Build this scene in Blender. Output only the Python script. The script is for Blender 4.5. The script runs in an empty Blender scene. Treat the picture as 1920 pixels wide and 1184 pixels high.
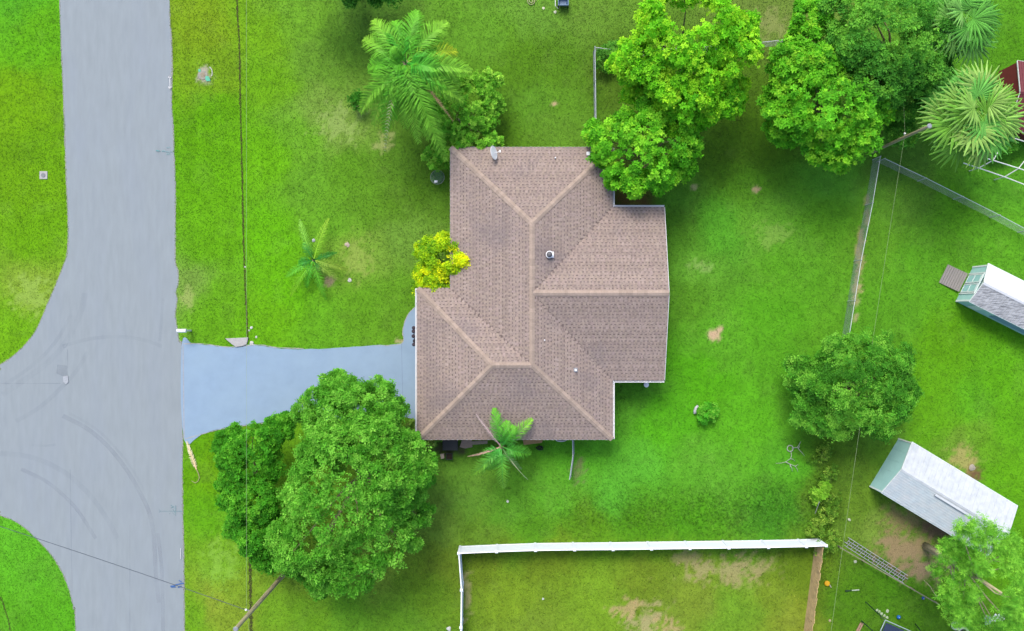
import bpy, math, random
import numpy as np
from mathutils import Vector, Matrix

random.seed(7)
RNG = np.random.default_rng(7)
S = bpy.context.scene
C = S.collection

# ------------------------------------------------------------------ camera
CAM_H = 56.0          # drone height above the lawn
FPX = 1708.0          # focal length in pixels of a 1920 wide picture
cam_d = bpy.data.cameras.new('camera')
cam_d.sensor_fit = 'HORIZONTAL'
cam_d.sensor_width = 36.0
cam_d.lens = 36.0 * FPX / 1920.0
cam_d.clip_end = 2000.0
cam = bpy.data.objects.new('camera', cam_d)
cam.location = (0, 0, CAM_H)
C.objects.link(cam)
S.camera = cam

# ------------------------------------------------------------------ sky, sun, exposure
SUN_EL, SUN_AZ = math.radians(56), math.radians(-18)      # azimuth from north (top of picture), clockwise
w = bpy.data.worlds.new('World')
S.world = w
w.use_nodes = True
nt = w.node_tree
sky = nt.nodes.new('ShaderNodeTexSky')
sky.sky_type = 'NISHITA'
sky.sun_disc = False
sky.sun_elevation = SUN_EL
sky.sun_rotation = SUN_AZ
sky.air_density = 1.0
sky.dust_density = 3.0
bg = nt.nodes['Background']
bg.inputs['Strength'].default_value = 0.15
nt.links.new(sky.outputs[0], bg.inputs['Color'])
sd = bpy.data.lights.new('sun', 'SUN')
sd.energy = 1.45
sd.angle = math.radians(20)
sd.color = (1.0, 0.95, 0.87)
sun = bpy.data.objects.new('sun', sd)
dirv = Vector((math.sin(SUN_AZ) * math.cos(SUN_EL), math.cos(SUN_AZ) * math.cos(SUN_EL), math.sin(SUN_EL)))
sun.rotation_euler = dirv.to_track_quat('Z', 'Y').to_euler()
sun.location = (0, 0, 30)
C.objects.link(sun)
S.view_settings.view_transform = 'Standard'
S.view_settings.look = 'None'
S.view_settings.gamma = 1.0
S.view_settings.exposure = 1.4
S.view_settings.use_curve_mapping = False

# ------------------------------------------------------------------ helpers
def P(px, py, z=0.0):
    """real place of a spot seen at that place of the photograph, given its height"""
    s = (CAM_H - z) / FPX
    return Vector(((px - 960.0) * s, (592.0 - py) * s, z))

def M(px, z=0.0):
    return px * (CAM_H - z) / FPX

def lin(c):
    c = np.asarray(c, float) / 255.0
    return np.where(c <= 0.04045, c / 12.92, ((c + 0.055) / 1.055) ** 2.4)

KA = 0.38      # picture colour to base colour
KG = 0.505      # the same for turf, which shades itself between the blades
KL = 1.0      # the same for leaves, which shade each other
def alb(r, g, b, k=1.0):
    v = lin((r, g, b)) * KA * k
    return (float(v[0]), float(v[1]), float(v[2]), 1.0)

def hash2(ix, iy, seed):
    h = (ix.astype(np.int64) * 374761393 + iy.astype(np.int64) * 668265263 + seed * 974634777) & 0x7fffffff
    h = ((h ^ (h >> 13)) * 1274126177) & 0x7fffffff
    h = h ^ (h >> 16)
    return (h & 0xffff) / 65535.0

def vnoise(x, y, seed=0):
    x = np.asarray(x, float); y = np.asarray(y, float)
    ix = np.floor(x); iy = np.floor(y)
    fx = x - ix; fy = y - iy
    fx = fx * fx * (3 - 2 * fx); fy = fy * fy * (3 - 2 * fy)
    a = hash2(ix, iy, seed); b = hash2(ix + 1, iy, seed)
    c = hash2(ix, iy + 1, seed); d = hash2(ix + 1, iy + 1, seed)
    return (a * (1 - fx) + b * fx) * (1 - fy) + (c * (1 - fx) + d * fx) * fy

def fbm(x, y, seed=0, oct=4):
    t = 0; a = 0.5; n = 0
    for i in range(oct):
        t = t + a * vnoise(x * 2 ** i, y * 2 ** i, seed + i * 17); n += a; a *= 0.55
    return t / n

def in_poly(x, y, poly):
    res = np.zeros(len(x), bool)
    n = len(poly)
    for i in range(n):
        x0, y0 = poly[i][0], poly[i][1]; x1, y1 = poly[(i + 1) % n][0], poly[(i + 1) % n][1]
        if y0 == y1: continue
        c = ((y0 > y) != (y1 > y)) & (x < (x1 - x0) * (y - y0) / (y1 - y0) + x0)
        res ^= c
    return res

def smooth_line(pts, step=4, closed=False):
    out = []
    n = len(pts)
    for i in range(n if closed else n - 1):
        p0 = pts[i - 1] if (i > 0 or closed) else pts[0]
        p1 = pts[i]; p2 = pts[(i + 1) % n]
        p3 = pts[(i + 2) % n] if (i + 2 < n or closed) else pts[-1]
        for k in range(step):
            t = k / step
            out.append(tuple(0.5 * ((2 * p1[j]) + (-p0[j] + p2[j]) * t + (2 * p0[j] - 5 * p1[j] + 4 * p2[j] - p3[j]) * t * t
                                    + (-p0[j] + 3 * p1[j] - 3 * p2[j] + p3[j]) * t ** 3) for j in range(len(p1))))
    if not closed: out.append(tuple(pts[-1]))
    return out

# ---- materials
MATS = {}
def mat(name, col, rough=0.7, noise=0.12, nscale=6.0, bump=0.0, bscale=40.0, metal=0.0, spec=0.3, stain=None, attr=False,
        translucent=0.0, alpha=1.0, stretch=None):
    if name in MATS: return MATS[name]
    m = bpy.data.materials.new(name); m.use_nodes = True
    t = m.node_tree; n = t.nodes; l = t.links
    b = n['Principled BSDF']
    b.inputs['Roughness'].default_value = rough
    b.inputs['Metallic'].default_value = metal
    b.inputs['Specular IOR Level'].default_value = spec
    geo = n.new('ShaderNodeNewGeometry')
    vec = geo.outputs['Position']
    if stretch:
        mp = n.new('ShaderNodeMapping'); mp.inputs['Rotation'].default_value = (0, 0, stretch[0]); mp.inputs['Scale'].default_value = stretch[1]
        l.new(vec, mp.inputs['Vector']); vec = mp.outputs['Vector']
    nz = n.new('ShaderNodeTexNoise'); nz.inputs['Scale'].default_value = nscale; nz.inputs['Detail'].default_value = 6
    l.new(vec, nz.inputs['Vector'])
    mr = n.new('ShaderNodeMapRange')
    mr.inputs['From Min'].default_value = 0.25; mr.inputs['From Max'].default_value = 0.75
    mr.inputs['To Min'].default_value = 1 - noise; mr.inputs['To Max'].default_value = 1 + noise
    l.new(nz.outputs['Fac'], mr.inputs['Value'])
    mul = n.new('ShaderNodeVectorMath'); mul.operation = 'SCALE'
    if attr:
        at = n.new('ShaderNodeVertexColor'); at.layer_name = 'Col'
        l.new(at.outputs['Color'], mul.inputs[0])
    else:
        rgb = n.new('ShaderNodeRGB'); rgb.outputs[0].default_value = col
        l.new(rgb.outputs[0], mul.inputs[0])
    l.new(mr.outputs[0], mul.inputs['Scale'])
    out = mul.outputs[0]
    if stain:
        sc, scol, lo, hi, amt = stain
        n2 = n.new('ShaderNodeTexNoise'); n2.inputs['Scale'].default_value = sc; n2.inputs['Detail'].default_value = 5
        l.new(vec, n2.inputs['Vector'])
        m2 = n.new('ShaderNodeMapRange'); m2.inputs['From Min'].default_value = lo; m2.inputs['From Max'].default_value = hi
        m2.inputs['To Max'].default_value = amt
        l.new(n2.outputs['Fac'], m2.inputs['Value'])
        mx = n.new('ShaderNodeMix'); mx.data_type = 'RGBA'
        l.new(m2.outputs[0], mx.inputs[0]); l.new(out, mx.inputs[6]); mx.inputs[7].default_value = scol
        out = mx.outputs[2]
    l.new(out, b.inputs['Base Color'])
    if bump:
        n3 = n.new('ShaderNodeTexNoise'); n3.inputs['Scale'].default_value = bscale; n3.inputs['Detail'].default_value = 5
        l.new(vec, n3.inputs['Vector'])
        bp = n.new('ShaderNodeBump'); bp.inputs['Strength'].default_value = bump; bp.inputs['Distance'].default_value = 0.02
        l.new(n3.outputs['Fac'], bp.inputs['Height']); l.new(bp.outputs[0], b.inputs['Normal'])
    res = b.outputs[0]
    mo = n['Material Output']
    if translucent:
        tr = n.new('ShaderNodeBsdfTranslucent'); l.new(out, tr.inputs['Color'])
        ms = n.new('ShaderNodeMixShader'); ms.inputs[0].default_value = translucent
        l.new(res, ms.inputs[1]); l.new(tr.outputs[0], ms.inputs[2]); res = ms.outputs[0]
    if alpha < 1:
        tp = n.new('ShaderNodeBsdfTransparent')
        ms = n.new('ShaderNodeMixShader')
        nn = n.new('ShaderNodeTexNoise'); nn.inputs['Scale'].default_value = .8; nn.inputs['Detail'].default_value = 3
        l.new(vec, nn.inputs['Vector'])
        ma = n.new('ShaderNodeMapRange'); ma.inputs['From Min'].default_value = 0.2; ma.inputs['From Max'].default_value = 0.75
        ma.inputs['To Max'].default_value = alpha
        l.new(nn.outputs['Fac'], ma.inputs['Value']); l.new(ma.outputs[0], ms.inputs[0])
        l.new(tp.outputs[0], ms.inputs[1]); l.new(res, ms.inputs[2]); res = ms.outputs[0]
    l.new(res, mo.inputs['Surface'])
    MATS[name] = m
    return m

# ---- mesh builder
class MB:
    def __init__(self): self.v = []; self.f = []; self.c = None
    def add(self, vs, fs):
        o = len(self.v); self.v += [tuple(p) for p in vs]; self.f += [tuple(i + o for i in f) for f in fs]; return self
    def box(self, x0, y0, z0, x1, y1, z1, mtx=None):
        vs = [Vector(p) for p in ((x0,y0,z0),(x1,y0,z0),(x1,y1,z0),(x0,y1,z0),(x0,y0,z1),(x1,y0,z1),(x1,y1,z1),(x0,y1,z1))]
        if mtx: vs = [mtx @ p for p in vs]
        return self.add(vs, [(3,2,1,0),(4,5,6,7),(0,1,5,4),(1,2,6,5),(2,3,7,6),(3,0,4,7)])
    def bar(self, a, b, wx, wz):
        a = Vector(a); b = Vector(b); d = (b - a).normalized()
        up = Vector((0,0,1)) if abs(d.z) < 0.95 else Vector((1,0,0))
        s = d.cross(up).normalized(); u = s.cross(d)
        s *= wx / 2; u *= wz / 2
        return self.add([a-s-u, a+s-u, a+s+u, a-s+u, b-s-u, b+s-u, b+s+u, b-s+u],
                        [(0,1,2,3),(7,6,5,4),(0,4,5,1),(1,5,6,2),(2,6,7,3),(3,7,4,0)])
    def tube(self, pts, rad, n=8, cap=True):
        pts = [Vector(p) for p in pts]
        if not hasattr(rad, '__len__'): rad = [rad] * len(pts)
        o = len(self.v); prev = None
        for i, p in enumerate(pts):
            d = (pts[min(i+1, len(pts)-1)] - pts[max(i-1, 0)]).normalized()
            if prev is None:
                a = Vector((0,0,1)) if abs(d.z) < 0.9 else Vector((1,0,0))
                s = d.cross(a).normalized()
            else:
                s = (prev - d * prev.dot(d)).normalized()
            prev = s; u = d.cross(s)
            for k in range(n):
                t = 2 * math.pi * k / n
                q = p + (s * math.cos(t) + u * math.sin(t)) * rad[i]
                self.v.append(tuple(q))
        for i in range(len(pts) - 1):
            for k in range(n):
                a = o + i*n + k; b = o + i*n + (k+1) % n
                self.f.append((a, b, b + n, a + n))
        if cap:
            self.f.append(tuple(o + k for k in reversed(range(n))))
            self.f.append(tuple(o + (len(pts)-1)*n + k for k in range(n)))
        return self
    def lathe(self, c, prof, n=20, mtx=None):
        c = Vector(c); o = len(self.v)
        for r, z in prof:
            for k in range(n):
                t = 2 * math.pi * k / n
                q = Vector((r * math.cos(t), r * math.sin(t), z))
                if mtx: q = mtx @ q
                self.v.append(tuple(c + q))
        for i in range(len(prof) - 1):
            for k in range(n):
                a = o + i*n + k; b = o + i*n + (k+1) % n
                self.f.append((a, b, b + n, a + n))
        self.f.append(tuple(o + k for k in reversed(range(n))))
        self.f.append(tuple(o + (len(prof)-1)*n + k for k in range(n)))
        return self
    def prism(self, poly, z0, z1):
        n = len(poly); o = len(self.v)
        ar = sum(poly[i][0]*poly[(i+1)%n][1] - poly[(i+1)%n][0]*poly[i][1] for i in range(n))
        if ar < 0: poly = poly[::-1]
        self.v += [(p[0], p[1], z0) for p in poly] + [(p[0], p[1], z1) for p in poly]
        self.f.append(tuple(o + n + i for i in range(n)))
        self.f.append(tuple(o + i for i in reversed(range(n))))
        for i in range(n):
            j = (i+1) % n
            self.f.append((o+i, o+j, o+n+j, o+n+i))
        return self
    def slab(self, pts, th):
        """a flat polygon in space, given a thickness downwards"""
        n = len(pts); pts = [Vector(p) for p in pts]
        nr = Vector((0,0,0))
        for i in range(n): nr += pts[i].cross(pts[(i+1) % n])
        if nr.z < 0: pts = pts[::-1]
        o = len(self.v)
        self.v += [tuple(p) for p in pts] + [(p.x, p.y, p.z - th) for p in pts]
        self.f.append(tuple(o + i for i in range(n)))
        self.f.append(tuple(o + n + i for i in reversed(range(n))))
        for i in range(n):
            j = (i+1) % n
            self.f.append((o+j, o+i, o+n+i, o+n+j))
        return self
    def strip(self, line, width, z):
        """flat band along a line; width may vary"""
        pts = [Vector((p[0], p[1], 0)) for p in line]; o = len(self.v); n = len(pts)
        for i, p in enumerate(pts):
            d = (pts[min(i+1, n-1)] - pts[max(i-1, 0)]).normalized(); s = Vector((-d.y, d.x, 0))
            wd = width[i] if hasattr(width, '__len__') else width
            a = p + s * wd / 2; b = p - s * wd / 2
            self.v += [(a.x, a.y, z), (b.x, b.y, z)]
        for i in range(n - 1): self.f.append((o+2*i+1, o+2*i+3, o+2*i+2, o+2*i))
        return self
    def mesh(self, name, m=None, smooth=False):
        me = bpy.data.meshes.new(name); me.from_pydata(self.v, [], self.f); me.update()
        if m: me.materials.append(m)
        if smooth: me.polygons.foreach_set('use_smooth', [True] * len(me.polygons))
        return me
    def build(self, name, m, parent=None, smooth=False, bevel=0):
        return link(name, self.mesh(name, m, smooth), parent, bevel)

def link(name, me, parent=None, bevel=0):
    o = bpy.data.objects.new(name, me); C.objects.link(o)
    if parent is not None:
        o.parent = parent
        root = parent
        while root.parent is not None: root = root.parent
        if root.type == 'EMPTY' and parent is root and root.get('_world', 1):
            o.matrix_parent_inverse = Matrix.Translation(root.location).inverted()
    if bevel:
        b = o.modifiers.new('bevel', 'BEVEL'); b.width = bevel; b.segments = 2
    return o

def np_mesh(name, V, F, m, cols=None, smooth=False):
    """fast mesh from numpy arrays; all faces have the same number of corners"""
    me = bpy.data.meshes.new(name)
    nv, (nf, k) = len(V), F.shape
    me.vertices.add(nv); me.vertices.foreach_set('co', np.ascontiguousarray(V, np.float32).ravel())
    me.loops.add(nf * k); me.loops.foreach_set('vertex_index', np.ascontiguousarray(F, np.int32).ravel())
    me.polygons.add(nf)
    me.polygons.foreach_set('loop_start', np.arange(0, nf * k, k, dtype=np.int32))
    me.polygons.foreach_set('loop_total', np.full(nf, k, np.int32))
    me.polygons.foreach_set('use_smooth', np.full(nf, smooth, dtype=bool))
    me.update(calc_edges=True)
    if cols is not None:
        a = me.color_attributes.new('Col', 'FLOAT_COLOR', 'POINT')
        c4 = np.ones((nv, 4), np.float32); c4[:, :3] = cols
        a.data.foreach_set('color', c4.ravel())
    me.materials.append(m)
    return me

def tag(o, label=None, cat=None, group=None, kind=None):
    if label: o['label'] = label
    if cat: o['category'] = cat
    if group: o['group'] = group
    if kind: o['kind'] = kind
    return o

def thing(name, loc, label, cat, group=None, rz=0.0):
    o = bpy.data.objects.new(name, None); o.empty_display_size = 0.3
    C.objects.link(o); o.location = loc; o.rotation_euler = (0, 0, rz)
    return tag(o, label, cat, group)

def local_thing(name, loc, label, cat, group=None, rz=0.0):
    """a thing whose parts are built in its own coordinates"""
    o = thing(name, loc, label, cat, group, rz)
    o['_world'] = 0
    LOCALS.append(o)
    return o
LOCALS = []

def px_line(pts, z=0.0): return [P(a, b, z) for a, b in pts]

def instance(T, F, pos, frames, scale, cols):
    """copies of a small template at many places, as one array mesh"""
    n, k = len(pos), len(T)
    V = np.einsum('kj,nij->nki', T, frames) * scale[:, None, None] + pos[:, None, :]
    Fa = F[None] + (np.arange(n) * k)[:, None, None]
    Cc = np.repeat(cols[:, None, :], k, 1)
    return V.reshape(-1, 3), Fa.reshape(-1, F.shape[1]), Cc.reshape(-1, 3)

def frames_from_normals(N, rng):
    N = N / np.linalg.norm(N, axis=1, keepdims=True)
    R = rng.normal(size=N.shape); X = np.cross(N, R); X /= np.linalg.norm(X, axis=1, keepdims=True)
    Y = np.cross(N, X)
    return np.stack([X, Y, N], 2)

# ------------------------------------------------------------------ lawn colours, place by place (turf colour, some points darkened with cast shade)
GC = [ # px, py, r, g, b
 (60,60,85,180,20),(40,200,110,170,12),(60,330,104,166,12),(60,450,100,170,12),(60,540,130,172,55),(30,620,112,182,22),(90,280,95,160,12),(20,0,70,178,35),
 (-300,300,100,170,20),(-300,1100,80,180,35),
 (380,60,124,165,28),(400,130,115,160,28),(400,230,82,166,8),(400,330,84,170,12),(400,450,86,170,16),(400,580,90,170,22),(352,540,120,165,70),
 (500,60,110,172,25),(500,150,100,170,22),(500,300,96,184,16),(500,450,92,190,14),(500,600,96,180,18),(560,30,104,168,45),
 (600,120,96,150,48),(600,200,118,160,66),(640,240,124,166,70),(560,250,98,172,38),(580,350,92,162,42),(680,400,86,146,36),(650,330,84,148,32),(750,380,82,138,32),
 (700,480,116,160,58),(650,480,118,168,55),(680,580,88,160,34),(740,560,90,155,38),(600,600,92,176,34),(540,540,92,188,14),(620,420,96,170,40),(760,450,110,158,60),(780,300,86,142,40),
 (640,80,92,148,46),(700,20,80,130,45),
 (900,60,94,162,46),(1000,20,100,156,56),(1100,30,100,148,52),(1000,110,78,132,26),(960,100,82,140,30),(1000,200,86,150,42),(1060,190,90,150,42),(1060,130,80,135,30),(950,250,78,132,30),(1040,240,94,150,48),(1140,150,80,122,32),
 (1450,40,110,140,62),(1400,180,78,124,28),(1430,250,76,126,26),(1380,300,78,126,30),(1400,350,78,150,35),(1200,375,84,96,44),(1250,370,74,150,45),
 (1350,420,76,180,46),(1300,500,90,172,52),(1270,440,72,140,38),(1280,560,78,150,38),(1320,700,66,180,22),(1340,650,78,172,40),(1450,600,72,174,32),(1500,450,86,174,42),(1440,420,92,172,50),
 (1560,330,84,180,52),(1550,420,86,172,38),(1480,520,78,172,36),(1550,600,82,170,38),(1480,700,70,168,34),
 (1400,800,76,185,32),(1250,800,66,184,26),(1170,740,66,150,40),(1200,880,78,190,52),(1100,850,72,180,42),(1150,920,76,186,52),(1330,890,82,178,46),
 (1300,965,62,146,24),(1450,970,58,148,36),(1200,970,68,142,22),(1100,970,80,140,24),(1040,930,76,170,44),(950,950,76,152,42),(880,930,92,150,52),(900,1000,90,138,40),(1000,1000,74,148,32),(1480,880,72,182,40),
 (950,1110,124,162,42),(1100,1120,120,164,42),(1030,1060,110,138,36),(1300,1110,124,150,50),(1450,1120,118,146,42),(1200,1080,114,142,40),(900,1055,104,132,34),(1380,1150,112,160,44),(1000,1180,118,150,46),(1490,1060,100,134,34),(1490,1160,130,150,50),
 (700,1070,112,146,52),(650,1150,86,156,38),(800,1120,96,144,36),(830,990,110,150,56),(760,1160,90,150,38),(840,1060,104,136,40),(580,1160,100,160,34),
 (400,870,92,162,10),(370,840,86,166,12),(400,970,86,176,18),(420,1050,116,180,40),(400,1130,138,168,54),(440,1170,128,160,48),(520,1150,112,166,38),(530,1080,120,165,45),(440,1090,125,165,45),(360,1150,110,175,30),
 (50,1080,76,186,36),(90,1150,72,180,30),(10,1000,80,190,40),(10,1160,70,170,30),
 (1800,280,76,150,42),(1700,380,86,150,46),(1780,400,72,160,32),(1680,310,82,142,50),(1720,500,78,170,36),(1680,600,76,164,36),(1640,450,86,160,40),(1820,750,80,180,30),(1770,650,82,166,18),(1880,450,82,176,38),(1870,330,74,170,42),
 (1650,850,82,140,42),(1620,930,98,140,42),(1650,990,118,150,62),(1600,890,86,130,40),(1540,870,80,130,34),(1530,950,84,134,36),(1600,1120,72,128,22),(1700,1140,72,132,26),(1660,1090,66,130,20),(1880,900,84,172,22),(1830,820,100,166,40),(1900,1000,76,160,20),(1900,60,70,150,26),(1860,30,76,160,40),
 (1800,830,112,160,52),(1760,800,86,172,22),(1740,720,84,170,22),(1880,700,80,176,22),(1880,800,82,176,24),(2300,300,75,160,32),(2300,900,78,165,28),(960,-300,85,145,40),(960,1500,105,150,40),
]
SAND = [ # px, py, rx, ry, (colour), raggedness
 (1338,629,15,13,(206,178,142),.35),(1350,618,8,9,(206,178,142),.3),
 (1765,985,70,42,(120,98,74),.55),(1700,1030,62,45,(150,132,96),.75),(1735,1065,45,35,(148,130,98),.7),(1690,975,40,30,(140,128,84),.9),
 (1350,1070,72,24,(168,158,108),1.3),(1290,1048,38,13,(154,148,96),1.4),(1420,1060,36,20,(162,154,102),1.4),(1385,1088,50,14,(158,154,96),1.5),
 (1215,1160,36,28,(172,162,114),1.15),(1180,1140,30,16,(182,160,112),1.3),(1250,1175,25,20,(180,160,110),1.2),
 (1824,890,26,20,(118,92,66),.7),(1805,862,32,26,(168,160,96),1.1),(1190,372,36,18,(92,80,46),.8),(618,528,12,13,(176,160,118),.8),(640,230,46,32,(146,172,90),1.4),
 (700,1066,12,11,(190,160,104),.6),(1040,195,7,6,(205,176,140),.5),(1302,351,8,6,(186,180,130),.6),(1417,355,9,6,(190,168,128),.6),
 (60,555,40,40,(146,178,76),1.3),(352,560,12,22,(150,170,90),1.1),(1612,480,8,60,(176,164,112),1.0),(1604,560,7,40,(178,170,120),1.1),(1625,400,6,45,(168,160,110),1.1),
 (1445,440,40,24,(128,172,70),1.3),(1310,500,22,12,(140,178,90),1.3),(420,1055,40,45,(134,182,64),1.35),(1440,45,55,30,(138,150,84),1.2),(670,490,30,40,(146,170,76),1.2),
 (876,1120,8,50,(170,164,110),1.2),(720,265,20,20,(160,168,100),1.2),
 (383,142,17,18,(176,168,150),.6),(1085,880,14,26,(120,130,80),1.1),(1750,960,20,10,(160,150,120),.9),(745,640,12,5,(176,166,120),.8),(845,842,40,16,(86,92,56),.7),
]
GCa = np.array(GC, float)
GCa[:, 2] += .45 * np.maximum(0, 112 - GCa[:, 2]) * np.clip((GCa[:, 3] - 110) / 50, .3, 1); GCa[:, 3] = np.where(GCa[:, 3] > 152, 152 + (GCa[:, 3] - 152) * .62, GCa[:, 3]); GCa[:, 4] *= .88
GX = np.array([P(a, b)[:2] for a, b in GCa[:, :2]]); GL = lin(GCa[:, 2:5])
def turf(x, y):
    """turf colour at real places x, y (metres)"""
    wx = x + 1.5 * (fbm(x * .5, y * .5, 3) - .5) + .8 * (fbm(x * 1.7, y * 1.7, 5) - .5)
    wy = y + 1.5 * (fbm(x * .5, y * .5, 11) - .5) + .8 * (fbm(x * 1.7, y * 1.7, 13) - .5)
    num = np.zeros((len(x), 3)); den = np.full(len(x), 1e-12)
    for (gx, gy), c in zip(GX, GL):
        d2 = (wx - gx) ** 2 + (wy - gy) ** 2
        wt = 1.0 / (d2 + 0.5) ** 2.2
        num += wt[:, None] * c; den += wt
    col = num / den[:, None]
    pale = np.clip((fbm(x * .9, y * .9, 21) - .56) * 4, 0, 1)[:, None] * .22
    col = col * (1 - pale) + (col * .6 + np.array([.14, .20, .05]) * .7) * pale
    tuftn = (fbm(x * 2.6, y * 2.6, 31) - .5)[:, None] * .46
    big = (fbm(x * .35, y * .35, 41) - .5)[:, None] * .16
    mow = .035 * np.sin((x + .25 * fbm(x * .3, y * .3, 71)) * 5.2) * np.clip(vnoise(x * .12, y * .12, 73) * 2 - .5, 0, 1)
    col = col * (1 + tuftn + big + mow[:, None])
    sandm = np.zeros(len(x))
    for (a, b, rx, ry, c, rag) in SAND:
        q = P(a, b); rx = M(rx); ry = M(ry)
        d = np.sqrt(((x - q.x) / rx) ** 2 + ((y - q.y) / ry) ** 2)
        near = d < 2.2
        if not near.any(): continue
        nn = (fbm(x[near] * 2.6, y[near] * 2.6, 51) - .5) * 1.9 * rag + (fbm(x[near] * 7, y[near] * 7, 57) - .5) * 1.7 * rag
        mk = np.clip((.8 - d[near]*.8 + nn * .8) * 2.2, 0, 1) * np.clip(2.2 - d[near], 0, 1)
        mk *= min(1, 1.3 - .42 * rag)
        cc = lin(c)
        col[near] = col[near] * (1 - mk[:, None]) + cc * mk[:, None]
        sandm[near] = np.maximum(sandm[near], mk)
    return np.clip(col, .002, 1) * KG, sandm

# ------------------------------------------------------------------ ground
def axis(lo, hi, step, far):
    mid = np.arange(lo, hi + step, step)
    out = np.array([2, 6, 16, 45, 120, far])
    return np.concatenate([(lo - out)[::-1], mid, mid[-1] + out])
gx = axis(-39.5, 39.5, .18, 420); gy = axis(-27.5, 27.5, .18, 420)
XX, YY = np.meshgrid(gx, gy); nx, ny = len(gx), len(gy)
xf, yf = XX.ravel(), YY.ravel()
gcol, gs = turf(xf, yf)
gcol[(np.abs(xf) > 40) | (np.abs(yf) > 28)] *= .74        # no blades out here: their self-shade is put into the colour
zz = np.zeros(len(xf))
V = np.stack([xf, yf, zz], 1)
idx = np.arange(nx * ny).reshape(ny, nx)
F = np.stack([idx[:-1, :-1], idx[:-1, 1:], idx[1:, 1:], idx[1:, :-1]], 2).reshape(-1, 4)
m_ground = mat('turf_soil', (0,0,0,1), .95, noise=.24, nscale=17, bump=.7, bscale=30, spec=.1, attr=True)
tag(link('ground', np_mesh('ground', V, F, m_ground, gcol)), kind='structure')

ROAD_R = [(316,-400),(318,0),(321,60),(323,120),(322,190),(325,240),(327,300),(329,350),(329,430),(329,490),(334,508),(334,535),(330,545),(332,565),(329,590),(332,612),(336,640),(341,646),(342,720),(343,822),(342,860),(343,960),(345,1060),(346,1184),(348,1600)]
ROAD_L1 = [(152,1600),(142,1184),(138,1140),(124,1090),(103,1050),(76,1018),(40,985),(0,966),(-60,945),(-600,850)]
ROAD_L2 = [(-600,780),(-60,706),(0,684),(38,656),(66,622),(86,578),(104,535),(120,495),(127,465),(127,400),(124,330),(119,180),(112,0),(104,-400)]
rl = smooth_line(ROAD_R, 8) + smooth_line(ROAD_L1, 8) + smooth_line(ROAD_L2, 8)
rj = random.Random(3)
road_poly = [(P(a, b)[0] + rj.uniform(-.035, .035), P(a, b)[1] + rj.uniform(-.035, .035)) for a, b in rl]
m_road = mat('asphalt', alb(168,179,184), .88, noise=.07, nscale=2.2, bump=.25, bscale=90, spec=.25,
             stain=(.5, alb(164,176,190), .45, .75, .3), stretch=(0, (1.6, .3, 1)))
road = tag(MB().prism(road_poly, -.05, .012).build('road', m_road), kind='structure')

DRIVE = [(341,646),(360,644),(380,646),(400,649),(430,652),(446,650),(470,646),(484,648),(520,653),(570,655),(640,652),(700,648),(752,644),(755,622),(759,604),(768,586),(785,572),(815,572),(830,700),(815,786),(760,783),(700,786),(600,788),(520,790),(470,796),(420,803),(380,813),(345,824)]
dl = smooth_line(DRIVE, 5, True)
drive_poly = [(P(a, b)[0] + rj.uniform(-.025, .025), P(a, b)[1] + rj.uniform(-.025, .025)) for a, b in dl]
m_drive = mat('painted_concrete', alb(160,189,215), .75, noise=.06, nscale=1.6, bump=.12, bscale=60, spec=.3,
              stain=(.45, alb(168,197,219), .4, .7, .6))
drive = tag(MB().prism(drive_poly, -.05, .03).build('driveway', m_drive), kind='structure')
m_edge = mat('bare_concrete', alb(196,196,190), .9, noise=.15, nscale=8, bump=.3, bscale=50)
e = MB()
for seg, wd in (([(343,645),(380,645),(430,651),(484,647),(520,652),(570,654)],.05),([(345,824),(380,814),(420,804),(470,797),(520,791)],.05),([(700,649),(752,645),(755,622),(759,604),(768,586),(783,574)],.05)):
    ln = smooth_line([tuple(P(a, b)[:2]) for a, b in seg], 8)
    e.strip(ln, [wd * rj.uniform(.3, 1.3) for _ in ln], .034)
e.build('driveway_edge', m_edge, drive)
jm = mat('joint_dark', alb(140,160,190), .9)
MB().strip([P(753, 645)[:2], P(754, 690)[:2], P(756, 780)[:2]], .02, .034).build('driveway_joint', jm, drive)
MB().strip([P(343.5, 648)[:2], P(344.5, 735)[:2], P(345.5, 822)[:2]], .07, .034).build('driveway_joint', mat('joint_pale', alb(182,190,200), .9), drive)

m_crumb = mat('edge_sand', alb(190,192,178), .95, noise=.3, nscale=14, bump=.5, alpha=.9)
for seg in (ROAD_R, ROAD_L1, ROAD_L2):
    ln = smooth_line([tuple(P(a, b)[:2]) for a, b in smooth_line(seg, 10)], 3)
    MB().strip(ln, [.10 * rj.uniform(.2, 1.3) for _ in ln], .0135).build('road_edge', m_crumb, road)
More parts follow.
